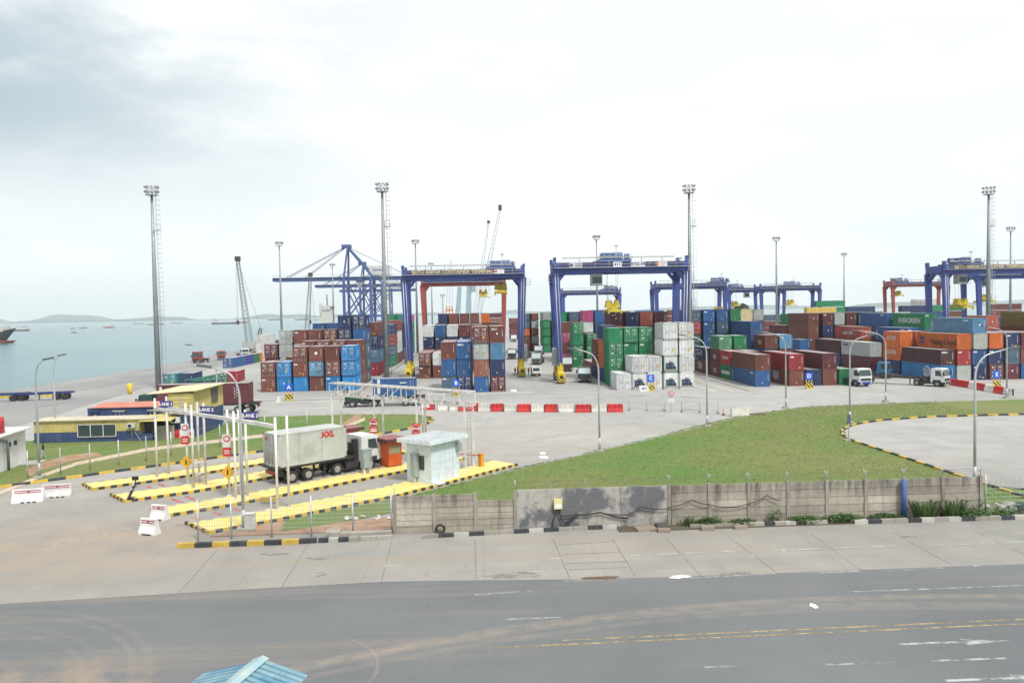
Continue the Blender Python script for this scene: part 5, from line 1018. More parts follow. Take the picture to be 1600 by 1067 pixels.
# ================================================================ site offices
M_yw=paint('office_yellow',(.50,.42,.16),.6,.45); M_bw=paint('office_blue',(.035,.065,.16),.6,.3); M_roofc=paint('office_roof_cream',(.52,.47,.36),.7,.5); M_roofr=paint('office_roof_red',(.42,.16,.11),.7,.3); M_frame=plain('window_frame',(.55,.55,.52),.5)
def corrugated(b,x0,x1,z0,z1,y,m,n,d=.05,axis='x'):
    pr=corr(n,d,x0,x1); V=[]
    for u,q in pr: V+=[(u,y+q,z0),(u,y+q,z1)] if axis=='x' else [(y-q,u,z0),(y-q,u,z1)]
    b.add(V,[(2*i,2*i+2,2*i+3,2*i+1) for i in range(len(pr)-1)],m)
yo=empty('site_office',(-47.7,83.7,0),0,'long low container office, yellow above dark blue, with a triple window','office')
b=MB(); corrugated(b,0,11.1,0,1.35,0,1,36); corrugated(b,0,11.1,1.35,2.75,0,0,36); corrugated(b,0,2.6,0,1.35,12.5,1,8,.05,'y'); b.box(0,11.1,.06,2.6,0,2.7,0); b.box(11.1,12.5,1.2,2.6,0,2.7,1); b.box(11.1,12.5,.0,1.2,0,.9,1); b.box(12.42,12.5,0,.1,0,2.7,1); b.build('wall',[M_yw,M_bw],yo)
b=MB(); b.box(-.15,12.6,-.2,2.9,2.76,2.9); b.build('roof',M_roofc,yo); b=MB(); b.xprism([(-.6,2.55),(-.6,2.6),(2.4,3.0),(2.4,2.94)],11.2,14.6); b.build('porch_roof',M_yw,yo)
b=MB(); b.box(4.6,8.6,-.06,.02,.75,2.2); wn=b.build('window',M_glass,yo); b=MB(); [b.box(x-.04,x+.04,-.1,-.06,.75,2.2) for x in(4.6,5.93,7.27,8.6)]; b.box(4.6,8.6,-.1,-.06,2.2,2.28); b.box(4.6,8.6,-.1,-.06,.67,.75); b.build('frame',M_frame,wn)
b=MB(); b.box(9.9,10.7,-.4,0,1.75,2.3); b.disc((10.2,-.41,2.02),.2,'y',.02,14,1); b.build('air_conditioner',[M_white,M_black],yo); b=MB(); b.tube([(10.3,-.1,1.75),(10.3,-.1,.1)],.03,5); b.bar((10.6,-.1,1.2),(11.3,-.25,0),.05,.05); b.build('drain_pipe',M_galv,yo)
b=MB(); b.box(11.4,12.3,1.16,1.2,.1,2.2); b.build('door',plain('door_dark',(.06,.055,.05),.6),yo)
b=MB(); b.box(-35.15,-33.3,84.4,84.55,0,1.5); tag(b.build('partition_screen',paint('screen_beige',(.40,.37,.31),.8,.4)),'low beige screen wall between the two yellow offices','screen')
b=MB(); corrugated(b,-35.6,-33.9,1.3,2.6,86.4,0,8); b.box(-35.6,-33.9,86.47,88,1.3,2.6,0); b.box(-35.6,-33.9,86.5,88,0,1.3,1); tag(b.build('storage_container',[M_yw,M_roofc]),'small yellow container shed between the two offices','shed')
do=empty('site_office',(-47.0,93.6,0),0,'dark blue container office with red roof and two blue windows','office')
b=MB(); corrugated(b,0,10.6,0,2.55,0,0,36); b.box(0,10.6,.06,2.5,0,2.5); b.build('wall',M_bw,do); b=MB(); b.xprism([(-.15,2.55),(-.15,2.62),(2.7,2.95),(2.7,2.85)],.6,10.7); b.build('roof',M_roofr,do)
for x in(3.3,7.4):
    b=MB(); b.box(x,x+1.0,-.06,.02,1.1,1.95); wn=b.build('window',plain('blue_pane',(.03,.07,.40),.3) if x<5 else M_glass,do); b=MB(); [b.box(x+q-.03,x+q+.03,-.1,-.06,1.1,1.95) for q in(0,.5,1.0)]; b.box(x,x+1,-.1,-.06,1.95,2.03); b.box(x-.2,x+1.2,-.5,-.06,2.16,2.2); b.build('frame',M_frame,wn)
b=MB(); b.box(.4,1.6,-.45,-.02,2.2,2.25); b.box(.8,1.05,-.03,-.0,1.5,1.75,1); b.box(1.5,1.8,-.03,0,1.25,1.45,1); b.build('notice_board',[M_bw,M_white],do)
yo.scale=(1,1,.85)
to=empty('site_office',(-33.75,85.,0),0,'two storey container office, yellow upper level on a blue lower one','office')
Lo=9.6; b=MB(); corrugated(b,.0,2.44,.35,2.6,0,0,8); corrugated(b,0,Lo,.05,2.6,2.44,0,32,.05,'y'); b.box(0.,2.38,.07,Lo,.05,2.6,0); b.build('lower_wall',M_bw,to)
b=MB(); b.box(-.3,2.44,-.02,.05,2.6,4.92); b.box(-.3,2.38,.05,Lo,2.6,4.85); corrugated(b,0,Lo,2.6,5.1,2.44,0,32,.05,'y'); b.build('upper_wall',M_yw,to)
b=MB(); [b.box(-.2+s*1.32,1.02+s*1.32,-.07,-.02,2.75,4.85) for s in(0,1)]; dr=b.build('door',M_yw,to); b=MB(); [b.box(-.14+s*1.32,.96+s*1.32,-.1,-.07,2.95+q*.42,3.02+q*.42) for s in(0,1) for q in range(5)]; b.box(1.0,1.16,-.13,-.07,3.2,4.6,1); b.build('door_rib',[paint('office_yellow_deep',(.40,.31,.07),.6,.3),M_galv],dr)
b=MB(); b.add([(x_,y_,z_+q) for q in(0,.09) for x_,y_,z_ in((-2.5,-.3,4.9),(2.9,-.3,5.15),(2.9,Lo+.05,5.1),(-2.5,Lo+.05,4.85))],[(0,3,2,1),(4,5,6,7),(0,1,5,4),(1,2,6,5),(2,3,7,6),(3,0,4,7)]); b.build('roof',paint('office_roof_pale',(.58,.52,.30),.6,.3),to)
b=MB(); b.box(2.44,2.5,5.6,7.5,3.2,4.75); wn=b.build('window',plain('grimy_pane',(.13,.13,.12),.5),to); b=MB(); [b.box(2.5,2.53,5.6+q*.38,5.65+q*.38,3.2,4.75) for q in range(6)]; b.box(2.5,2.62,5.4,7.7,4.75,4.82); b.build('grille',plain('grille_dark',(.09,.085,.08),.7),wn)
for z,x in((1.75,.05),(2.8,-.05)): b=MB(); b.box(x,x+.95,-.42,-.12,z,z+.6); b.disc((x+.35,-.43,z+.3),.22,'y',.02,14,1); b.build('air_conditioner',[M_white,M_black],to)
b=MB(); b.box(0.,.85,-.1,-.06,.05,.95); b.box(.85,2.4,-.1,-.06,.05,.95,1); b.disc((2.05,-.11,.48),.17,'y',.03,10,0); b.box(1.95,2.15,-.13,-.1,.25,.75,0); b.build('fire_panel',[M_red,M_white],to)
b=MB(); b.bar((2.5,9.4,0),(2.5,9.4,2.6),.08,.08); b.box(2.44,2.9,8.9,9.5,0,.3); b.build('downpipe',M_galv,to)
wb_=empty('pump_house',(-41.4,64.6,0),R(4),'white corrugated building with a pale roof at the left edge','building')
b=MB(); corrugated(b,-.2,7.6,0,3.15,.0,0,26,.04,'y'); b.box(-9,-.06,-.2,7.6,0,3.15); b.build('wall',M_white,wb_); b=MB(); b.xprism([(-.6,3.1),(-.6,3.2),(8.1,3.35),(8.1,3.25)],-9,.55); b.build('roof',M_white,wb_)
for y in(4.6,5.6): b=MB(); b.box(.0,.03,y,y+.5,2.0,2.4); b.build('window',M_glass,wb_)
b=MB(); b.tube([(.3,4.0,.0),(.3,4.0,2.4),(.3,3.9,2.65),(.1,3.6,2.75),(.1,2.6,2.75)],.12,8); b.build('drain_pipe',plain('pipe_green_grey',(.16,.21,.20),.5),wb_); b=MB(); b.box(-.2,1.5,6.3,8.4,0,.12); b.build('doorstep',M_foot,wb_)
b=MB(); b.tube([(0,0,0),(0,0,1.35),(0,0,1.5)],[.85,.85,.3],16); [b.tube([(0,0,q),(0,0,q+.07)],.88,16) for q in(.3,.65,1.0)]; o=b.build('water_tank',M_red); o.location=(-42.8,69.,3.3); tag(o,'round red water tank on the roof of the white building','tank')
# ================================================================ corrugated shed roof by the camera
sh=empty('roadside_shed',(-6.74,20.7,0),R(-15),'small shed with worn pale blue corrugated roof at the bottom edge','shed')
t=NT('blue_roof_sheet'); v=t.co; a=t.noise(v,.8,5,.6); c=t.mix(t.rng(a,.35,.62),(.21,.34,.37),(.06,.19,.30)); c=t.mix(t.rng(t.noise(v,2.2,4),.6,.75,0,.6),c,(.30,.40,.41)); M_bro=t.done(c,.5)
t=NT('ridge_flashing'); c=t.mix(t.rng(t.noise(t.co,1.5,5),.35,.65),(.38,.46,.44),(.24,.38,.42)); M_rdg=t.done(c,.55)
zr=3.25; ze=2.55
def slope(s,m,l0,l1,w_):
    b=MB(); V=[]; y=l0; k=0; st=((.15,0),(.02,.065),(.05,.065),(.02,0))
    dd_=0
    while y<l1:
        V+=[(s*.06,y,zr-dd_),(s*w_,y,(2.9 if s>0 else 2.78)-dd_)]; y+=st[k%4][0]; dd_=(0,.065,.065,0)[k%4] if k%4 else 0; k+=1
    n=len(V)//2-1; b.add(V,[(2*i,2*i+2,2*i+3,2*i+1) for i in range(n)]); b.build('roof_sheet',m,sh)
slope(1,M_bro,-3.2,1.3,1.45); slope(-1,M_bro,-3.2,1.15,1.75)
b=MB(); V=[(-.28,-3.3,zr-.04),(0,-3.3,zr+.07),(.2,-3.3,zr+.0),(-.28,1.32,zr-.04),(0,1.36,zr+.07),(.2,1.34,zr+.0)]; b.add(V,[(0,1,4,3),(1,2,5,4)]); b.build('ridge_cap',M_rdg,sh)
b=MB(); b.box(-1.4,1.2,-3.0,1.0,0,2.5); b.build('wall',paint('shed_wall',(.2,.25,.27),.7,.4),sh)
# ================================================================ vehicles
def wheel(b,x,y,r=.5,w_=.3):
    b.disc((x,y,r),r,'x',w_,18,0); b.disc((x,y,r),r*.55,'x',w_+.03,12,1)
def wheels(par,pos,r=.5,w_=.3):
    for x,y in pos: b=MB(); wheel(b,x,y,r,w_); b.build('wheel',[M_tyre,M_rim],par)
M_chass=plain('chassis_dark',(.03,.03,.033),.7); M_lampc=plain('headlight_glass',(.5,.5,.48),.2); M_num=plain('number_plate_yellow',(.6,.45,.05),.5)
def truck(loc,rz,cabm,label,tl=0.,bed=0.,cabh=2.9,det=True,bedm=None,name='container_truck',low=None,plate=False,wind=None):
    "front of the cab at the origin looking along -y; bed: own platform length; tl: hitched trailer length"
    r=empty(name,loc,rz,label,'truck','trucks in the terminal'); W=1.22; h0=.75; gl=wind or M_glass
    b=MB(); b.xprism([(0,h0),(0,1.65),(.28,cabh-.12),(.45,cabh),(1.95,cabh),(2.0,h0)],-W,W); cb=b.build('cab',cabm,r)
    b=MB(); b.add([(-W+.12,-.012,1.72),(W-.12,-.012,1.72),(W-.18,.245,cabh-.2),(-W+.18,.245,cabh-.2)],[(0,1,2,3)]); b.build('windscreen',gl,cb)
    for s in(-1,1): b=MB(); b.add([(s*(W+.012),.35,1.75),(s*(W+.012),1.3,1.75),(s*(W+.012),1.3,cabh-.3),(s*(W+.012),.55,cabh-.3)],[(0,1,2,3)]); b.build('side_window',gl,cb)
    b=MB(); b.box(-W-.03,W+.03,-.12,.3,.38,.8); b.box(-W+.2,W-.2,-.03,.0,.95,1.35,1); b.build('bumper',[low or M_chass,M_chass],r)
    for s in(-1,1):
        b=MB(); b.box(s*.95-.16,s*.95+.16,-.15,-.12,.5,.7); b.build('headlight',M_lampc,r)
        b=MB(); b.box(*sorted((s*(W+.05),s*(W+.3))),-.1,.05,1.8,2.4); b.build('mirror',M_black,cb)
    for s in(-1,1): b=MB(); b.box(*sorted((s*(W-.02),s*(W+.02))),.45,1.65,.72,1.12); b.box(*sorted((s*(W-.02),s*(W+.035))),1.4,1.75,.35,.72); b.build('wheel_arch',M_chass,cb)
    if plate: b=MB(); b.box(-.28,.28,-.14,-.12,.42,.56); b.build('number_plate',M_num,r)
    b=MB(); e=2+max(bed,2.9); b.box(-.42,.42,.3,e,.62,.88); b.box(-.95,.95,2.1,2.9,.45,.95); [b.box(*sorted((s*.55,s*1.1)),2.3,3.4,.4,.9) for s in(-1,1)]; b.build('chassis',M_chass,r)
    wp=[(s*.98,1.05) for s in(-1,1)]+[(s*.92,e-.7) for s in(-1,1)]
    wheels(r,wp)
    if bed: b=MB(); b.box(-W,W,2.15,2+bed,1.0,1.18); b.box(-W,W,2.15,2.25,1.18,1.6); b.build('platform',bedm or M_chass,r)
    if tl:
        y0=2.6; b=MB(); b.box(-.5,.5,y0,y0+tl,1.05,1.28)
        [b.box(-W,W,y0+q*tl/8,y0+q*tl/8+.14,1.22,1.38) for q in range(9)]; [b.box(*sorted((s*W,s*(W-.12))),y0,y0+tl,1.22,1.38) for s in(-1,1)]
        [b.box(s*.85-.06,s*.85+.06,y0+2.6,y0+2.75,.1,1.05) for s in(-1,1)]; tr=b.build('trailer',bedm or M_chass,r)
        for ya in(y0+tl-2.6,y0+tl-1.2): 
            for s in(-1,1): b=MB(); wheel(b,s*.92,ya,.5,.55); b.build('wheel',[M_tyre,M_rim],tr)
        b=MB(); b.box(-.9,.9,y0+tl-.06,y0+tl,.75,1.05); b.build('tail_lamp',plain('tail_red',(.3,.03,.02),.5),tr)
    return r
M_cgreen=paint('cab_dark_green',(.008,.055,.045),.4,.12,fade=.06); M_cwhite=paint('cab_white',(.60,.62,.63),.4,.12,fade=.06); M_cblue=paint('cab_blue',(.03,.13,.28),.4,.12,fade=.06); M_cred=paint('cab_red',(.35,.05,.03),.4,.12,fade=.06); M_cgrey=paint('cab_grey',(.22,.25,.26),.4,.12,fade=.06); M_bumpb=plain('bumper_blue',(.02,.04,.22),.5)
def on(tr_loc,rz,yoff,L,c,opt,label,z=1.38,lt=None,h=2.59,group=None):
    d=Vector((0,yoff,0)); d.rotate(Euler((0,0,rz))); o=container(tr_loc[0]+d.x,tr_loc[1]+d.y,z,L,c,opt,h,rz,label,group or 'containers carried by trucks'); 
    return o
# the truck between the islands, facing away along the lane (forward = +lane)
rz=R(180-48.5); fx,fy=g(598,731); T=(fx+.4-1.33,fy+1.2-.03,0)
truck(T,rz,M_cwhite,'white truck with a grey green container in the lane between the yellow islands',tl=6.9,plate=False,wind=M_glass)
b=MB(); b.box(-.9,-.5,2.1,2.5,.9,2.7); b.box(.5,.95,2.1,2.6,.9,1.5); b.box(-.4,.4,2.15,2.3,.9,2.3); b.build('air_intake',M_black,[o for o in scn.objects if o.name.startswith('container_truck')][-1])
c0=on(T,rz,3.4,L2,'gg','dn','grey green container with red letters, on the truck at the gate')
for o_ in [c0]:
    text('lettering','XXL',.62,M_redl2,o_,(W2+.006,.55,2.1),RIGHTS,bold=.025); text('lettering','XXL',.62,M_redl2,o_,(-W2-.006,-1.35,2.1),LEFTS,bold=.025)
    b=MB(); b.box(W2+.002,W2+.006,-.6,-.1,.5,1.05); b.build('repair_patch',paint('patch_grey',(.24,.25,.22),.7,.3),o_)
    b=MB(); [b.box(-.9,.9,L2/2+.005,L2/2+.01,.4+q*.6,.45+q*.6) for q in range(4)]; [b.tube([(x,L2/2+.02,.2),(x,L2/2+.02,2.45)],.025,6) for x in(-.8,-.3,.3,.8)]; b.build('lock_rods',M_rod,o_); text('lettering','XXL',.35,M_redl2,o_,(.6,L2/2+.02,2.15),BACK,bold=.01)
# red truck along the quay road, facing left
T=(-46.4,106.6,0); rz=R(-90+2); truck(T,rz,M_cgreen,'green truck with a long maroon container behind the yellow office',tl=13.2)
c1=on(T,rz,2.6,L4,'mr','n','long maroon container on the green truck behind the yellow office',h=2.75)
b=MB(); [b.box(W2+.004,W2+.012,4.15+q%2*.28,4.28+q%2*.28,.75+q*.2,.9+q*.2,1 if q<2 else 0) for q in range(8)]; b.box(W2+.004,W2+.012,-5.7,-5.35,2.05,2.5,0); b.box(W2+.004,W2+.012,-5.6,-5.45,1.7,2.05,0); b.build('side_code',[M_mark,M_marky],c1)
# green truck crossing in front, facing left, with a blue container
T=(-19.3,110.8,0); rz=R(-90+1); truck(T,rz,M_cgreen,'dark green flat-nosed truck crossing in front of block A and B',tl=8.6,cabh=1.75,wind=M_glass)
c2=on(T,rz,4.0,L2,'bl','n','blue container on the crossing green truck'); b=MB(); b.box(W2+.004,W2+.012,-2.4,-2.0,1.9,2.5); b.box(W2+.004,W2+.012,-2.4,-2.0,.5,1.6); b.box(W2+.004,W2+.012,.8,1.7,1.9,2.05); [b.box(W2+.004,W2+.012,2.3+q*.35,2.33+q*.35,1.2,2.3) for q in(0,1)]; b.build('side_code',M_mark,c2)
# trucks in the lane of block C
truck((19.0,139.0,0),R(-8),M_cgreen,'dark green truck waiting beside the green stacks',tl=9,wind=M_skyglass)
truck((18.9,166,0),R(-3),paint('cab_maroon',(.10,.03,.03),.4,.12,fade=.06),'maroon truck with white roof behind the crane leg',tl=8,cabh=3.2,wind=M_skyglass)
for x,y,rz,m,lb in((13.7,190,-10,M_cgrey,'grey truck in the queue nearest the crane leg'),(11.8,214,-12,paint('cab_black_green',(.03,.045,.045),.4,.12,fade=.06),'dark truck, second in the queue behind the crane leg'),(17.3,230,-8,M_cgrey,'grey truck, third in the queue beside the stacks'),(13.5,248,-10,M_cgreen,'dark truck, fourth in the queue'),(16.8,262,-8,M_cwhite,'white topped truck, last in the queue')):
    truck((x*1.02,y,0),R(rz),m,lb,tl=8,det=False,wind=M_skyglass)
truck((9.0,215,0),R(-3),M_cgreen,'dark green truck facing us left of the queue',tl=0,bed=4,wind=M_skyglass)
truck((15.5,345,0),R(0),M_cwhite,'white truck at the far end of the truck lane',tl=8,wind=M_skyglass)
truck((2.9,190,0),R(180),M_cred,'dark truck beside the fifth row of block B, tail towards us',bed=4)
# trucks on the right
T=(62.4,121.5,0); truck(T,R(14),M_cwhite,'white truck with blue bumper beside the pale green container',bed=5,low=M_bumpb)
T=(73.6,134.5,0); truck(T,R(48),M_cblue,'blue truck parked before the orange containers',tl=9)
T=(74.0,118.5,0); truck(T,R(38),M_cwhite,'white truck with a long empty trailer by the red barrier',tl=12.4,plate=True)
# minivan
def van(loc,rz,label):
    r=empty('minivan',loc,rz,label,'van'); W=.82; b=MB(); b.xprism([(0,.32),(-.02,.85),(.25,1.0),(.75,1.75),(1.0,1.83),(3.6,1.82),(3.8,1.6),(3.85,.35)],-W,W); b.build('body',M_cwhite,r)
    b=MB(); b.add([(-W+.1,.24,1.03),(W-.1,.24,1.03),(W-.15,.70,1.7),(-W+.15,.70,1.7)],[(0,1,2,3)]); b.build('windscreen',M_glass,r)
    for s in(-1,1): b=MB(); b.box(*sorted((s*W,s*(W+.012))),.9,3.5,1.05,1.6); b.build('side_window',M_glass,r); b=MB(); b.box(s*.6-.15,s*.6+.15,-.03,.02,.65,.82); b.build('headlight',M_lampc,r)
    b=MB(); b.box(-W,W,-.06,.1,.22,.58); b.build('bumper',M_chass,r); b=MB(); b.box(-.25,.25,-.075,-.06,.3,.42); b.build('number_plate',M_num,r)
    wheels(r,[(s*.74,y) for s in(-1,1) for y in(.75,3.0)],.3,.18)
van((11.5,155.5,0),R(3),'white minivan parked right of the yellow crane wheels')
# flatbed trailers on the quay road
def trailer(loc,rz,label,n=9.):
    r=empty('flatbed_trailer',loc,rz,label,'trailer','empty trailers on the quay road'); b=MB(); b.box(-n/2,n/2,-.9,-.7,1.0,1.3); b.box(-n/2,n/2,.7,.9,1.0,1.3); [b.box(-n/2+q*n/8,-n/2+q*n/8+.15,-1.2,1.2,1.05,1.22) for q in range(9)]; b.box(-n/2,-n/2+.2,-1.2,1.2,1.0,1.4); b.build('frame',paint('trailer_blue',(.02,.04,.16),.5,.3),r)
    for x in(n/2-2.2,n/2-.9): 
        for y in(-.8,.8): b=MB(); b.disc((x,y,.5),.5,'y',.5,16,0); b.build('wheel',[M_tyre],r)
    b=MB(); [b.box(-n/2+1.8,-n/2+1.95,y-.06,y+.06,0,1.0) for y in(-.7,.7)]; b.build('support_leg',M_dark,r); b=MB(); b.box(-1,1.5,-.95,-.9,.6,.95); b.build('side_guard',M_yellow,r)
trailer((-71.7,130.5,0),R(12),'blue flatbed trailer on the quay road, right one of the pair',7); trailer((-78.6,130,0),R(10),'blue flatbed trailer on the quay road, cut by the left edge',7.5)
# quayside vehicles
truck((-83.,228,0),R(-10),M_cred,'red and black truck parked on the quay edge',bed=4,cabh=3.4); truck((-80.5,243,0),R(20),M_cred,'small red truck on the quay behind the first',bed=3)
truck((-77,256,0),R(35),M_cwhite,'white truck on the quay behind the red ones',bed=4); truck((-74.5,268,0),R(40),paint('cab_pale',(.5,.5,.45),.4,.12,fade=.06),'pale truck on the quay nearest the white stack',bed=5,cabh=3.2)
def heap(x,y,rx,ry,h,m,label,seed):
    rnd=random.Random(seed); b=MB(); V=[(0,0,h)];n=14
    for k in(.45,.8,1.):
        for i in range(n): a=i*2*math.pi/n; q=k*(1+.15*rnd.uniform(-1,1)); V.append((rx*q*math.cos(a),ry*q*math.sin(a),h*(1-k)**.8+.05*rnd.random()))
    F=[(0,1+i,1+(i+1)%n) for i in range(n)]
    for k in range(2):
        for i in range(n): F.append((1+k*n+i,1+(k+1)*n+i,1+(k+1)*n+(i+1)%n,1+k*n+(i+1)%n))
    b.add(V,F); o=b.build('material_heap',m); o.location=(x,y,0); tag(o,label,'heap')
heap(-76,285,9,5,3.4,plain('heap_sand',(.28,.22,.17),.95),'brown heap of sand on the quay before the lattice crane',3)
b=MB(); b.box(-4,4,-2,2,2.2,3.6); b.box(-3.8,3.8,-1.8,1.8,0,2.2); o=b.build('dark_shed',plain('shed_dark',(.05,.06,.07),.7)); o.location=(-83,320,0); tag(o,'low dark shed left of the white container stack','shed')
# green lattice sections lying by the lamp
b=MB(); lattice(b,(0,0,.7),(7.5,1.5,1.4),1.4,1.2,8,.10); lattice(b,(.6,1.6,.7),(6.5,2.8,1.8),1.3,1.1,7,.10); lattice(b,(2.0,-1.2,.7),(8.2,-.4,1.),1.3,1.,7,.10); o=b.build('lattice_sections',paint('lattice_green',(.02,.16,.11),.5,.3)); o.location=(-56,148,0); tag(o,'green lattice boom sections lying behind the maroon container','crane parts')
b=MB(); b.tube([(0,0,0),(0,0,.6),(0,0,1.6),(0,0,1.9)],[.35,.4,.55,.2],10); o=b.build('buoy',M_yellow); o.location=(-61.6,137.5,0); tag(o,'yellow drum at the foot of the tall left mast','drum')
# ================================================================ barriers
def jersey(px,py,ln,rz,label):
    x,y=g(px,py); r=empty('concrete_barrier',(x,y,0),rz,label,'barrier','white concrete barriers at the gate'); b=MB()
    b.xprism([(-.32,0),(-.32,.12),(-.14,.5),(-.1,.95),(.1,.95),(.14,.5),(.32,.12),(.32,0)],-ln/2,ln/2)
    for q in(-.3,.1,.45): b.box(q*ln/2-.12,q*ln/2+.12,-.325,-.3,.0,.09,1)
    b.build('block',[paint('barrier_white',(.62,.62,.61),.6,.25),M_black],r)
    b=MB(); [b.obox((0,-.125+.01*k,.72+.13*k),(ln*.86,.035,.045),0) for k in range(2)]; b.disc((.05,-.15,.78),.07,'y',.03,8); b.build('stripe',plain('barrier_stripe',(.38,.05,.10),.6),r)
jersey(45,784,2.05,R(10),'white concrete barrier with dark red stripes, far left of the gate'); jersey(90,776,2.0,R(10),'white concrete barrier with dark red stripes, second from left edge'); jersey(250,811,1.15,R(-20),'white concrete barrier at the tip of the third island'); jersey(234,834,1.2,R(-22),'white concrete barrier nearest the road, before the fence')
M_pr=paint('barrier_plastic_red',(.50,.02,.02),.45,.1); M_pw=paint('barrier_plastic_white',(.60,.59,.55),.5,.25)
def plastic(x,y,L,rz,c,label,grp,mark=None):
    o=empty('plastic_barrier',(x,y,0),rz,label,'barrier',grp); b=MB(); 
    b.xprism([(-.28,0),(-.28,.18),(-.18,.5),(-.13,1.0),(.13,1.0),(.18,.5),(.28,.18),(.28,0)],-L/2+.03,L/2-.03); [b.box(q*L/2-.09,q*L/2+.09,-.22,.22,.45,1.05) for q in(-.62,0,.62)]; bd=b.build('body',M_pr if c=='r' else M_pw,o)
    b=MB(); [b.box(q*L/2-.05,q*L/2+.05,-.12,.12,.0,.97) for q in(-.97,.97)]; b.build('joint',M_dark,o)
    if mark=='arrow': b=MB(); b.box(-.2,.55,-.24,-.225,.62,.78); b.add([(-.2,-.235,.4),(-.2,-.235,1.0),(-.6,-.235,.7)],[(0,1,2)]); b.build('arrow_mark',M_brightblue,o)
    if mark=='noentry': b=MB(); b.disc((0,-.24,.65),.36,'y',.03,18,0); b.box(-.24,.24,-.265,-.25,.58,.72,1); b.build('no_entry_mark',[M_sgr,M_white],o)
    if mark=='text': b=MB(); b.box(-.75,.75,-.24,-.225,.55,.95,0); [b.box(-.65+q*.24,-.48+q*.24,-.25,-.24,.70,.80,1) for q in range(6)]; b.build('notice',[M_white,M_sgr],o)
    if mark=='sign': b=MB(); b.box(-.2,.2,-.24,-.225,.3,.95,0); b.disc((0,-.25,.62),.2,'y',.02,12,1); b.build('notice',[M_sgb,M_white],o)
    if mark=='plate': b=MB(); b.box(-.4,.3,-.24,-.225,.75,1.35,0); b.build('notice',[M_white],o)
    return o
seq=[('r','plate'),('r','sign'),('w',None),('w',None),('r',None),('r','arrow'),('w',None),('r',None),('w','arrow'),('r',None),('w','noentry'),('r',None),('w','text'),('r',None),('w',None),('r',None)]
xL=[(664,640),(674,640),(694,641),(710,641.5),(725,642),(739,642),(757,642.5),(777,642.5),(798,643),(819,643.3),(840,643.5),(861,643.5),(885,643.8),(911,644),(936,644),(961,643.5)]
nm={'r':'red','w':'white'}
for k,((c,mk),(px,py)) in enumerate(zip(seq,xL)):
    x,y=g(px,py); L=1.7 if k<12 else 2.0
    if k in(0,1): L=.95
    if k in(3,4): L=1.35
    plastic(x,y,L,R(-3),c,f"{nm[c]} plastic barrier"+{'arrow':' with blue arrow','noentry':' with no entry sign','text':' with red notice','sign':' with a round sign','plate':' with white plate',None:''}[mk]+f", number {k+1} in the row before block B",'plastic barriers across the yard')
for k,(c,p,q) in enumerate((('r',(1482,600),(1498,603.5)),('r',(1498,603.5),(1515,606)),('w',(1515,606),(1526,608)),('r',(1526,608),(1540,611)),('w',(1540,611),(1554,613.5)),('r',(1554,613.5),(1569,616)),('w',(1569,616),(1583,618)))):
    P=Vector((*g(*p),0)); Q=Vector((*g(*q),0)); d=Q-P; c_=(P+Q)/2
    plastic(c_.x,c_.y,d.length-.02,math.atan2(d.y,d.x),c,f"{nm[c]} plastic barrier, {ORD[k]} from left in the row beside the white truck",'plastic barriers beside block E')
def wframe(p,q,label,h=1.9):
    P=Vector((*g(*p),0)); Q=Vector((*g(*q),0)); d=Q-P; r=empty('frame_barrier',P,0,label,'frame','wheeled frame barriers')
    b=MB()
    for u in(0,.5,1): b.tube([d*u+Vector((0,0,.15)),d*u+Vector((0,0,h))],.035,6); b.obox(d*u+Vector((0,0,.1)),(.12,.7,.12),0)
    for z in(.3,h): b.tube([Vector((0,0,z)),d+Vector((0,0,z))],.035,6)
    b.build('tube_frame',M_galv,r); b=MB(); [b.disc(d*u+Vector((0,s*.35,.09)),.09,'x',.06,8) for u in(0,.5,1) for s in(-1,1)]; b.build('caster',M_black,r)
wframe((983,641),(1038,642),'grey tube frame barrier right of the plastic barriers'); wframe((1065,643.5),(1122,646),'grey tube frame barrier in front of the white stacks, right one')
x,y=g(1048.5,644); r=empty('road_sign',(x,y,0),0,'round no turning sign on a post between the frame barriers','sign'); b=MB(); b.tube([(0,0,0),(0,0,2.5)],.03,6); b.disc((0,0,.03),.3,'z',.06,12); b.build('post',M_galv,r); b=MB(); b.disc((0,-.04,2.35),.38,'y',.03,20,0); b.disc((0,-.06,2.35),.29,'y',.02,20,1); b.bar((-.02,-.08,2.15),(-.02,-.08,2.5),.06,.02,2); b.obox((.0,-.08,2.35),(.5,.02,.06),0,0,R(45)); b.box(-.45,.45,-.05,-.03,1.25,1.75,1); b.build('sign_face',[M_sgr,M_white,M_black],r)
def cone(px,py,label):
    x,y=g(px,py); b=MB(); b.box(-.2,.2,-.2,.2,0,.04,1); b.tube([(0,0,.04),(0,0,.35)],[.17,.105],12,0); b.tube([(0,0,.35),(0,0,.5)],[.105,.075],12,2); b.tube([(0,0,.5),(0,0,.78)],[.075,.02],12,0); o=b.build('traffic_cone',[plain('cone_orange',(.5,.10,.03),.5),M_black,M_white]); o.location=(x,y,0); tag(o,label,'traffic cone')
cone(1130.5,648.5,'orange traffic cone near the lawn edge')
x,y=g(1156,650); b=MB(); b.obox((0,0,.5),(2.2,.5,1.0),0,0,0,R(-8)); o=b.build('concrete_slab',paint('pale_slab',(.52,.50,.45),.8,.3)); o.location=(x,y,0); o.rotation_euler=(0,0,R(4)); tag(o,'pale concrete slab standing at the lawn edge by the cone','concrete slab')
x,y=g(1176,648); b=MB(); b.prism([(-1.2,-.4),(1.4,-.6),(1.6,.6),(-1.1,.5)],0,.12); o=b.build('steel_plate',plain('rusty_plate',(.10,.05,.045),.8)); o.location=(x,y,0); tag(o,'rusty brown steel plate beside the pale slab','plate')
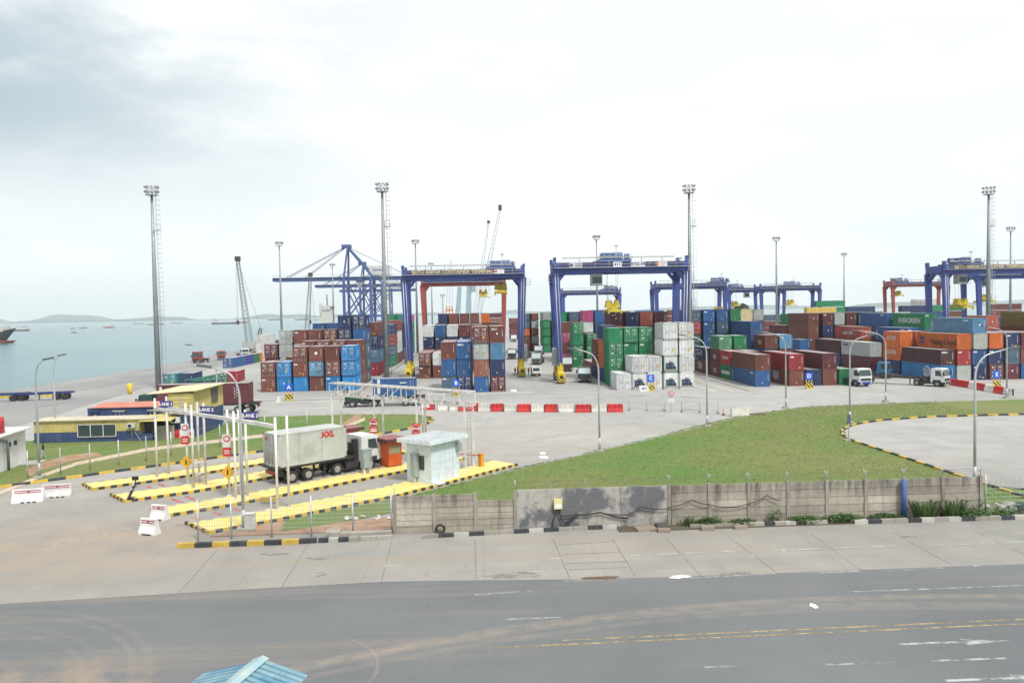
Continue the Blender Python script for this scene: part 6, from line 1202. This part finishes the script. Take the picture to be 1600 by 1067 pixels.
# ---- block letter signs
for px,py,lt in((452,626,'A'),(713,619,'B'),(1017,611,'C'),(1264,608,'D'),(1557,606,'E')):
    x,y=g(px,py); r=empty('block_sign',(x,y,0),0,f'blue block sign with white letter {lt} on a hazard striped stand','sign','block letter signs')
    b=MB(); b.box(-.55,.55,-.3,.3,0,.12); [b.box(s*.45-.05,s*.45+.05,-.06,.06,.1,1.5) for s in(-1,1)]; b.box(-.05,.05,-.05,.05,.1,1.6); b.build('stand',M_cy,r)
    b=MB(); b.box(-.62,.62,-.1,-.06,.25,1.0); b.build('hazard_board',M_haz,r)
    b=MB(); b.box(-.58,.58,-.06,0,1.5,2.65); bd=b.build('sign_board',M_brightblue,r); text('lettering',lt,.85,M_text,bd,(0,-.075,2.08),FRONT,bold=.02)
x,y=g(1006,611.5); b=MB(); b.box(-.75,.75,-.15,.15,0,.95); o=b.build('barrier_block',M_pw); o.location=(x,y,0); b=MB(); b.box(-.1,.4,-.17,-.152,.42,.56); b.add([(-.1,-.16,.3),(-.1,-.16,.68),(-.45,-.16,.49)],[(0,1,2)]); b.build('arrow_mark',M_brightblue,o); tag(o,'white barrier block with blue arrow beside block sign C','barrier')
x,y=g(436,628); b=MB(); b.obox((0,0,.4),(.5,.4,.8),0,0,.2); b.box(-.5,.5,-.3,.3,0,.12); o=b.build('barrier_block',M_pw); o.location=(x,y,0); tag(o,'small white bollard block left of block sign A','bollard')
x,y=g(393.5,622); b=MB(); b.tube([(0,0,0),(0,0,1.1)],.03,6,1); b.disc((0,-.04,1.15),.28,'y',.03,16,0); b.disc((0,-.06,1.15),.18,'y',.02,14,2); o=b.build('road_sign',[M_sgr,M_galv,M_white]); o.location=(x,y,0); tag(o,'small round red and white sign behind the maroon container','sign')
# ================================================================ people
M_skin=plain('skin',(.28,.15,.09),.6)
def person(px,py,h,label,top,low,hat,vest=None,rz=0.,stride=.12,xy=None):
    x,y=xy or g(px,py); s=h/1.72
    V=[];E=[];Rr=[]
    def v(p,r): V.append(Vector(p)*s); Rr.append(r*s); return len(V)-1
    pel=v((0,0,.92),.135); wa=v((0,0,1.08),.125); ch=v((0,0,1.3),.15); nk=v((0,0,1.47),.055); hd=v((0,-.01,1.56),.085); ht2=v((0,-.005,1.66),.08)
    E+=[(pel,wa),(wa,ch),(ch,nk),(nk,hd),(hd,ht2)]
    for q in(-1,1):
        hp=v((q*.09,0,.86),.09); kn=v((q*.10,-q*stride*.6-.02,.48),.062); an=v((q*.10,-q*stride,.09),.042); to=v((q*.11,-q*stride-.13,.035),.035); E+=[(pel,hp),(hp,kn),(kn,an),(an,to)]
        sh_=v((q*.17,0,1.4),.062); el=v((q*.235,.03,1.13),.045); wr_=v((q*.25,-.08,.89),.030); pm=v((q*.25,-.10,.83),.032); E+=[(ch,sh_),(sh_,el),(el,wr_),(wr_,pm)]
        for k in range(4): f1=v((q*.25+(k-1.5)*.004,-.125+(k-1.5)*.02,.775-.01*(k in(1,2))),.0095); f2=v((q*.245,-.12+(k-1.5)*.019,.73-.012*(k in(1,2))),.008); E+=[(pm,f1),(f1,f2)]
        th=v((q*.225,-.15,.80),.010); th2=v((q*.22,-.165,.765),.008); E+=[(pm,th),(th,th2)]
    me=bpy.data.meshes.new('person'); me.from_pydata(V,E,[]); o=bpy.data.objects.new('person',me); col.objects.link(o)
    md=o.modifiers.new('skin','SKIN'); sl=me.skin_vertices[0].data
    for i,r_ in enumerate(Rr): sl[i].radius=(r_,r_)
    sl[pel].use_root=True
    o.modifiers.new('sub','SUBSURF').levels=1
    dg=bpy.context.evaluated_depsgraph_get(); dg.update(); m2=bpy.data.meshes.new_from_object(o.evaluated_get(dg)); bpy.data.objects.remove(o)
    for mm in(M_skin,top,low,M_black): m2.materials.append(mm)
    for p in m2.polygons:
        c=p.center/s; p.use_smooth=True
        p.material_index=3 if c.z<.09 else 2 if c.z<.95 and abs(c.x)<.2 else 0 if (c.z>1.47 or (abs(c.x)>.19 and c.z<.92)) else 1
    o=link('person',m2,None,(x,y,0),rz); tag(o,label,'person')
    b=MB(); b.tube([(0,0,1.6*s),(0,0,1.68*s),(0,0,1.74*s)],[.112*s,.105*s,.05*s],10); b.tube([(0,-.02*s,1.605*s),(0,-.02*s,1.62*s)],.13*s,10); b.build('hat',hat,o)
    b=MB(); [b.disc((q*.03*s,-.085*s,1.585*s),.011*s,'y',.012*s,6) for q in(-1,1)]; b.box(-.022*s,.022*s,-.098*s,-.085*s,1.525*s,1.535*s); b.add([(-.012*s,-.088*s,1.55*s),(.012*s,-.088*s,1.55*s),(0,-.112*s,1.553*s),(0,-.09*s,1.585*s)],[(0,1,2),(0,2,3),(1,3,2)]); b.build('face',plain('face_dark',(.09,.05,.04),.6),o)
    if vest: b=MB(); b.tube([(0,0,1.0*s),(0,0,1.12*s),(0,0,1.3*s),(0,0,1.42*s)],[.15*s,.155*s,.185*s,.12*s],12,0,False); b.build('vest',vest,o)
    return o
P_nav=plain('cloth_navy',(.015,.02,.05),.9); P_lt=plain('cloth_light',(.4,.4,.42),.9); P_or=plain('cloth_orange',(.45,.10,.03),.9); P_gr=plain('cloth_grey',(.12,.12,.13),.9); P_red=plain('cloth_red',(.35,.05,.04),.9); P_hatw=plain('hat_white',(.6,.6,.6),.5); P_haty=plain('hat_yellow',(.55,.4,.05),.5)
person(68,717,1.68,'person in navy top, hood and light trousers walking on the left lawn',P_nav,P_lt,P_nav,rz=R(120),stride=.2)
person(384.5,623,1.75,'person in orange vest and white helmet behind the maroon container',P_gr,P_nav,P_hatw,P_or,R(-60))
person(805,586,1.72,'person in red overalls left of the yellow crane wheels',P_red,P_red,P_hatw,P_or,R(40)); person(826,586,1.72,'person in red and grey right of the yellow crane wheels',P_red,P_gr,P_hatw,P_or,R(-30)); person(797,551,1.75,'person walking alone in the truck lane of block B',P_red,P_nav,P_haty,P_or,R(10),.2)
# ================================================================ ships
def ship(x,y,L,label,hullm,botm,housem,hh=6.,rz=0.,aft=True,det=True,cargo=None):
    r=empty('ship',(x,y,-4.2),rz,label,'ship','ships at anchor in the strait'); B=L*.16
    sec=[(-.5,.85,1.05),(-.44,1,1.0),(-.2,1,.92),(.2,1,.92),(.36,.85,1.0),(.45,.45,1.15),(.5,.03,1.3)]
    for nm_,z0,z1,m,k in(('hull',.22,1.,hullm,1.),('boot_top',-.3,.22,botm,.97)):
        V=[];F=[]
        for u,wd,sh_ in sec:
            fl=.0 if u<.3 else (u-.3)*.12
            for zz,tk in((z0,0),(z1,1)):
                z=hh*(zz if tk==0 or nm_=='boot_top' else sh_); uu=u+(fl if tk else 0); uu-=0 if tk or u<.3 or nm_=='boot_top' and 0 else (u-.3)*.35; V+=[(uu*L,-B/2*wd*(k if tk else k*.96),z),(uu*L,B/2*wd*(k if tk else k*.96),z)]
        n=len(sec)
        for i in range(n-1): a=4*i; c_=4*(i+1); F+=[(a,c_,c_+2,a+2),(a+1,a+3,c_+3,c_+1),(a+2,c_+2,c_+3,a+3),(a,a+1,c_+1,c_)]
        F+=[(0,2,3,1),(4*n-4,4*n-3,4*n-1,4*n-2)]; b=MB(); b.add(V,F); b.build(nm_,m,r)
    s=-1 if aft else .0; hx=-L*.36 if aft else L*.28
    b=MB(); b.box(hx-L*.08,hx+L*.07,-B*.42,B*.42,hh*.9,hh*1.9); b.box(hx-L*.06,hx+L*.06,-B*.38,B*.38,hh*1.9,hh*2.5); b.box(hx-L*.045,hx+L*.045,-B*.45,B*.45,hh*2.5,hh*2.9); hs=b.build('deck_house',housem,r)
    if det: b=MB(); [b.box(hx+L*.06,hx+L*.075,-B*.35+q*B*.12,-B*.28+q*B*.12,hh*2.55,hh*2.8) for q in range(6)]; b.build('window',M_glass,hs); b=MB(); b.box(hx-L*.09,hx-L*.06,-B*.15,B*.15,hh*1.9,hh*3.1); b.build('funnel',hullm,r)
    b=MB(); b.tube([(hx,0,hh*2.9),(hx,0,hh*3.9)],hh*.05,5); b.tube([(L*.3,0,hh),(L*.3,0,hh*2.4)],hh*.05,5); 
    if cargo: [b.box(L*(-.2+q*.11),L*(-.12+q*.11),-B*.35,B*.35,hh*.95,hh*(1.2+.3*(q%2))) for q in range(5)]
    b.build('mast',M_dark,r); return r
hd=plain('hull_dark',(.03,.035,.045),.5); hr=plain('hull_red',(.30,.06,.05),.5); hg=plain('hull_grey_blue',(.09,.13,.18),.5); hw=plain('house_cream',(.55,.53,.48),.5); ho=plain('hull_rust',(.33,.13,.09),.5)
def far(px,D,L,label,hm,bm,rz=0,**k):
    d=CB@Vector(((px-800)/CAM_F,1.,-(500-533.5)/CAM_F)); return ship(d.x/d.y*D,D,L,label,hm,bm,hw,hh=k.pop('hh',L*.07),rz=R(rz),**k)
sn=ship(-434,660,100,'dark hulled ship with red bottom, its bow entering at the left edge',hd,hr,hw,9.5,R(-9)); b=MB(); lattice(b,(14,0,9),(46,0,17),1.8,1.,10,.2); [b.tube([(x_,0,9),(x_,0,16)],.4,6) for x_ in(12,26,38)]; b.build('deck_crane',M_white,sn); b=MB(); b.box(28,44,-5,5,9.5,13.5); b.build('forecastle',hw,sn)
far(27,1500,42,'dark ship beyond the near bow at the left edge',hd,hr,8,aft=False); far(113,1750,9,'tiny boat farthest left on the water',hd,hd,30,hh=1.5); far(115,1150,7,'tiny dark boat, nearest of the tiny ones',hd,hd,20,hh=1.2); far(129,1800,16,'small dark tug right of the tiny boats',hd,hr,15,hh=1.8); far(170,1750,25,'small red boat left of the tall mast',ho,ho,4,hh=2.6,aft=False,cargo=True)
far(217,3300,46,'low grey barge before the wooded island',hg,hg,2,hh=3); far(243,2500,48,'grey blue ship passing behind the tall mast',hg,hd,6,aft=False,hh=3.6); far(276,3200,44,'rusty freighter right of the tall mast',ho,hr,3); far(350,2250,68,'dark grey freighter left of the lattice crane',hd,hg,2,hh=5); far(377,2500,38,'pale red ship beside the dark freighter',ho,hr,35,hh=5.5); far(430,4200,75,'hazy big freighter behind the distant mast',hg,hg,3,hh=9); far(472,4000,70,'hazy grey ship left of the quay crane',hg,hg,3,hh=8); far(490,3800,60,'hazy low ship right next to the hazy grey ship',hg,hd,3,hh=3)
far(1000,5200,90,'hazy ship on the horizon behind block C, left',hg,hg,3,hh=5); far(1030,5400,110,'hazy ship on the horizon behind block C, right',hg,hg,3,hh=6)
far(560,640,70,'white and red moored ship seen between the quay crane legs',plain('hull_white',(.55,.55,.55),.5),hr,0,hh=9)
# ---- a tree far behind
tr=empty('tree',(114,330,0),0,'round dark tree showing above the far containers','tree'); b=MB(); b.tube([(0,0,0),(0,.2,7),(.5,0,11)],[.4,.3,.12],8); [b.tube([(0,.1,7),(math.cos(a)*2.6,math.sin(a)*2.6,11)],[.18,.06],5) for a in(0,1.3,2.6,3.9,5.2)]; b.build('trunk',plain('bark',(.12,.09,.06),.9),tr)
rnd=random.Random(8); b=MB()
for k in range(1600):
    a=rnd.uniform(0,6.28); q=rnd.random()**.5; z=rnd.uniform(-1,1); c_=Vector((math.cos(a)*q*4.2*math.sqrt(1-z*z*.8),math.sin(a)*q*4.2*math.sqrt(1-z*z*.8),12+z*2.9+math.sin(a*3)*.5)); u=Vector((rnd.uniform(-1,1),rnd.uniform(-1,1),rnd.uniform(-1,1))).normalized()*.33; w_=u.cross(Vector((.3,.2,1))).normalized()*.22; b.add([c_-u,c_+w_,c_+u,c_-w_],[(0,1,2,3)])
b.build('crown',M_weed,tr)
# ================================================================ the hazy air over the strait
t=bpy.data.materials.new('haze_air'); t.use_nodes=True; n_=t.node_tree; n_.nodes.clear(); oo=n_.nodes.new('ShaderNodeOutputMaterial'); vo=n_.nodes.new('ShaderNodeVolumePrincipled'); vo.inputs['Color'].default_value=(.94,.98,1,1); vo.inputs['Density'].default_value=HAZE; vo.inputs['Anisotropy'].default_value=.2; n_.links.new(vo.outputs[0],oo.inputs['Volume'])
b=MB(); b.box(-9000,9000,-1500,11000,-16,330); hzb=b.build('haze',t); hzb['kind']='stuff'
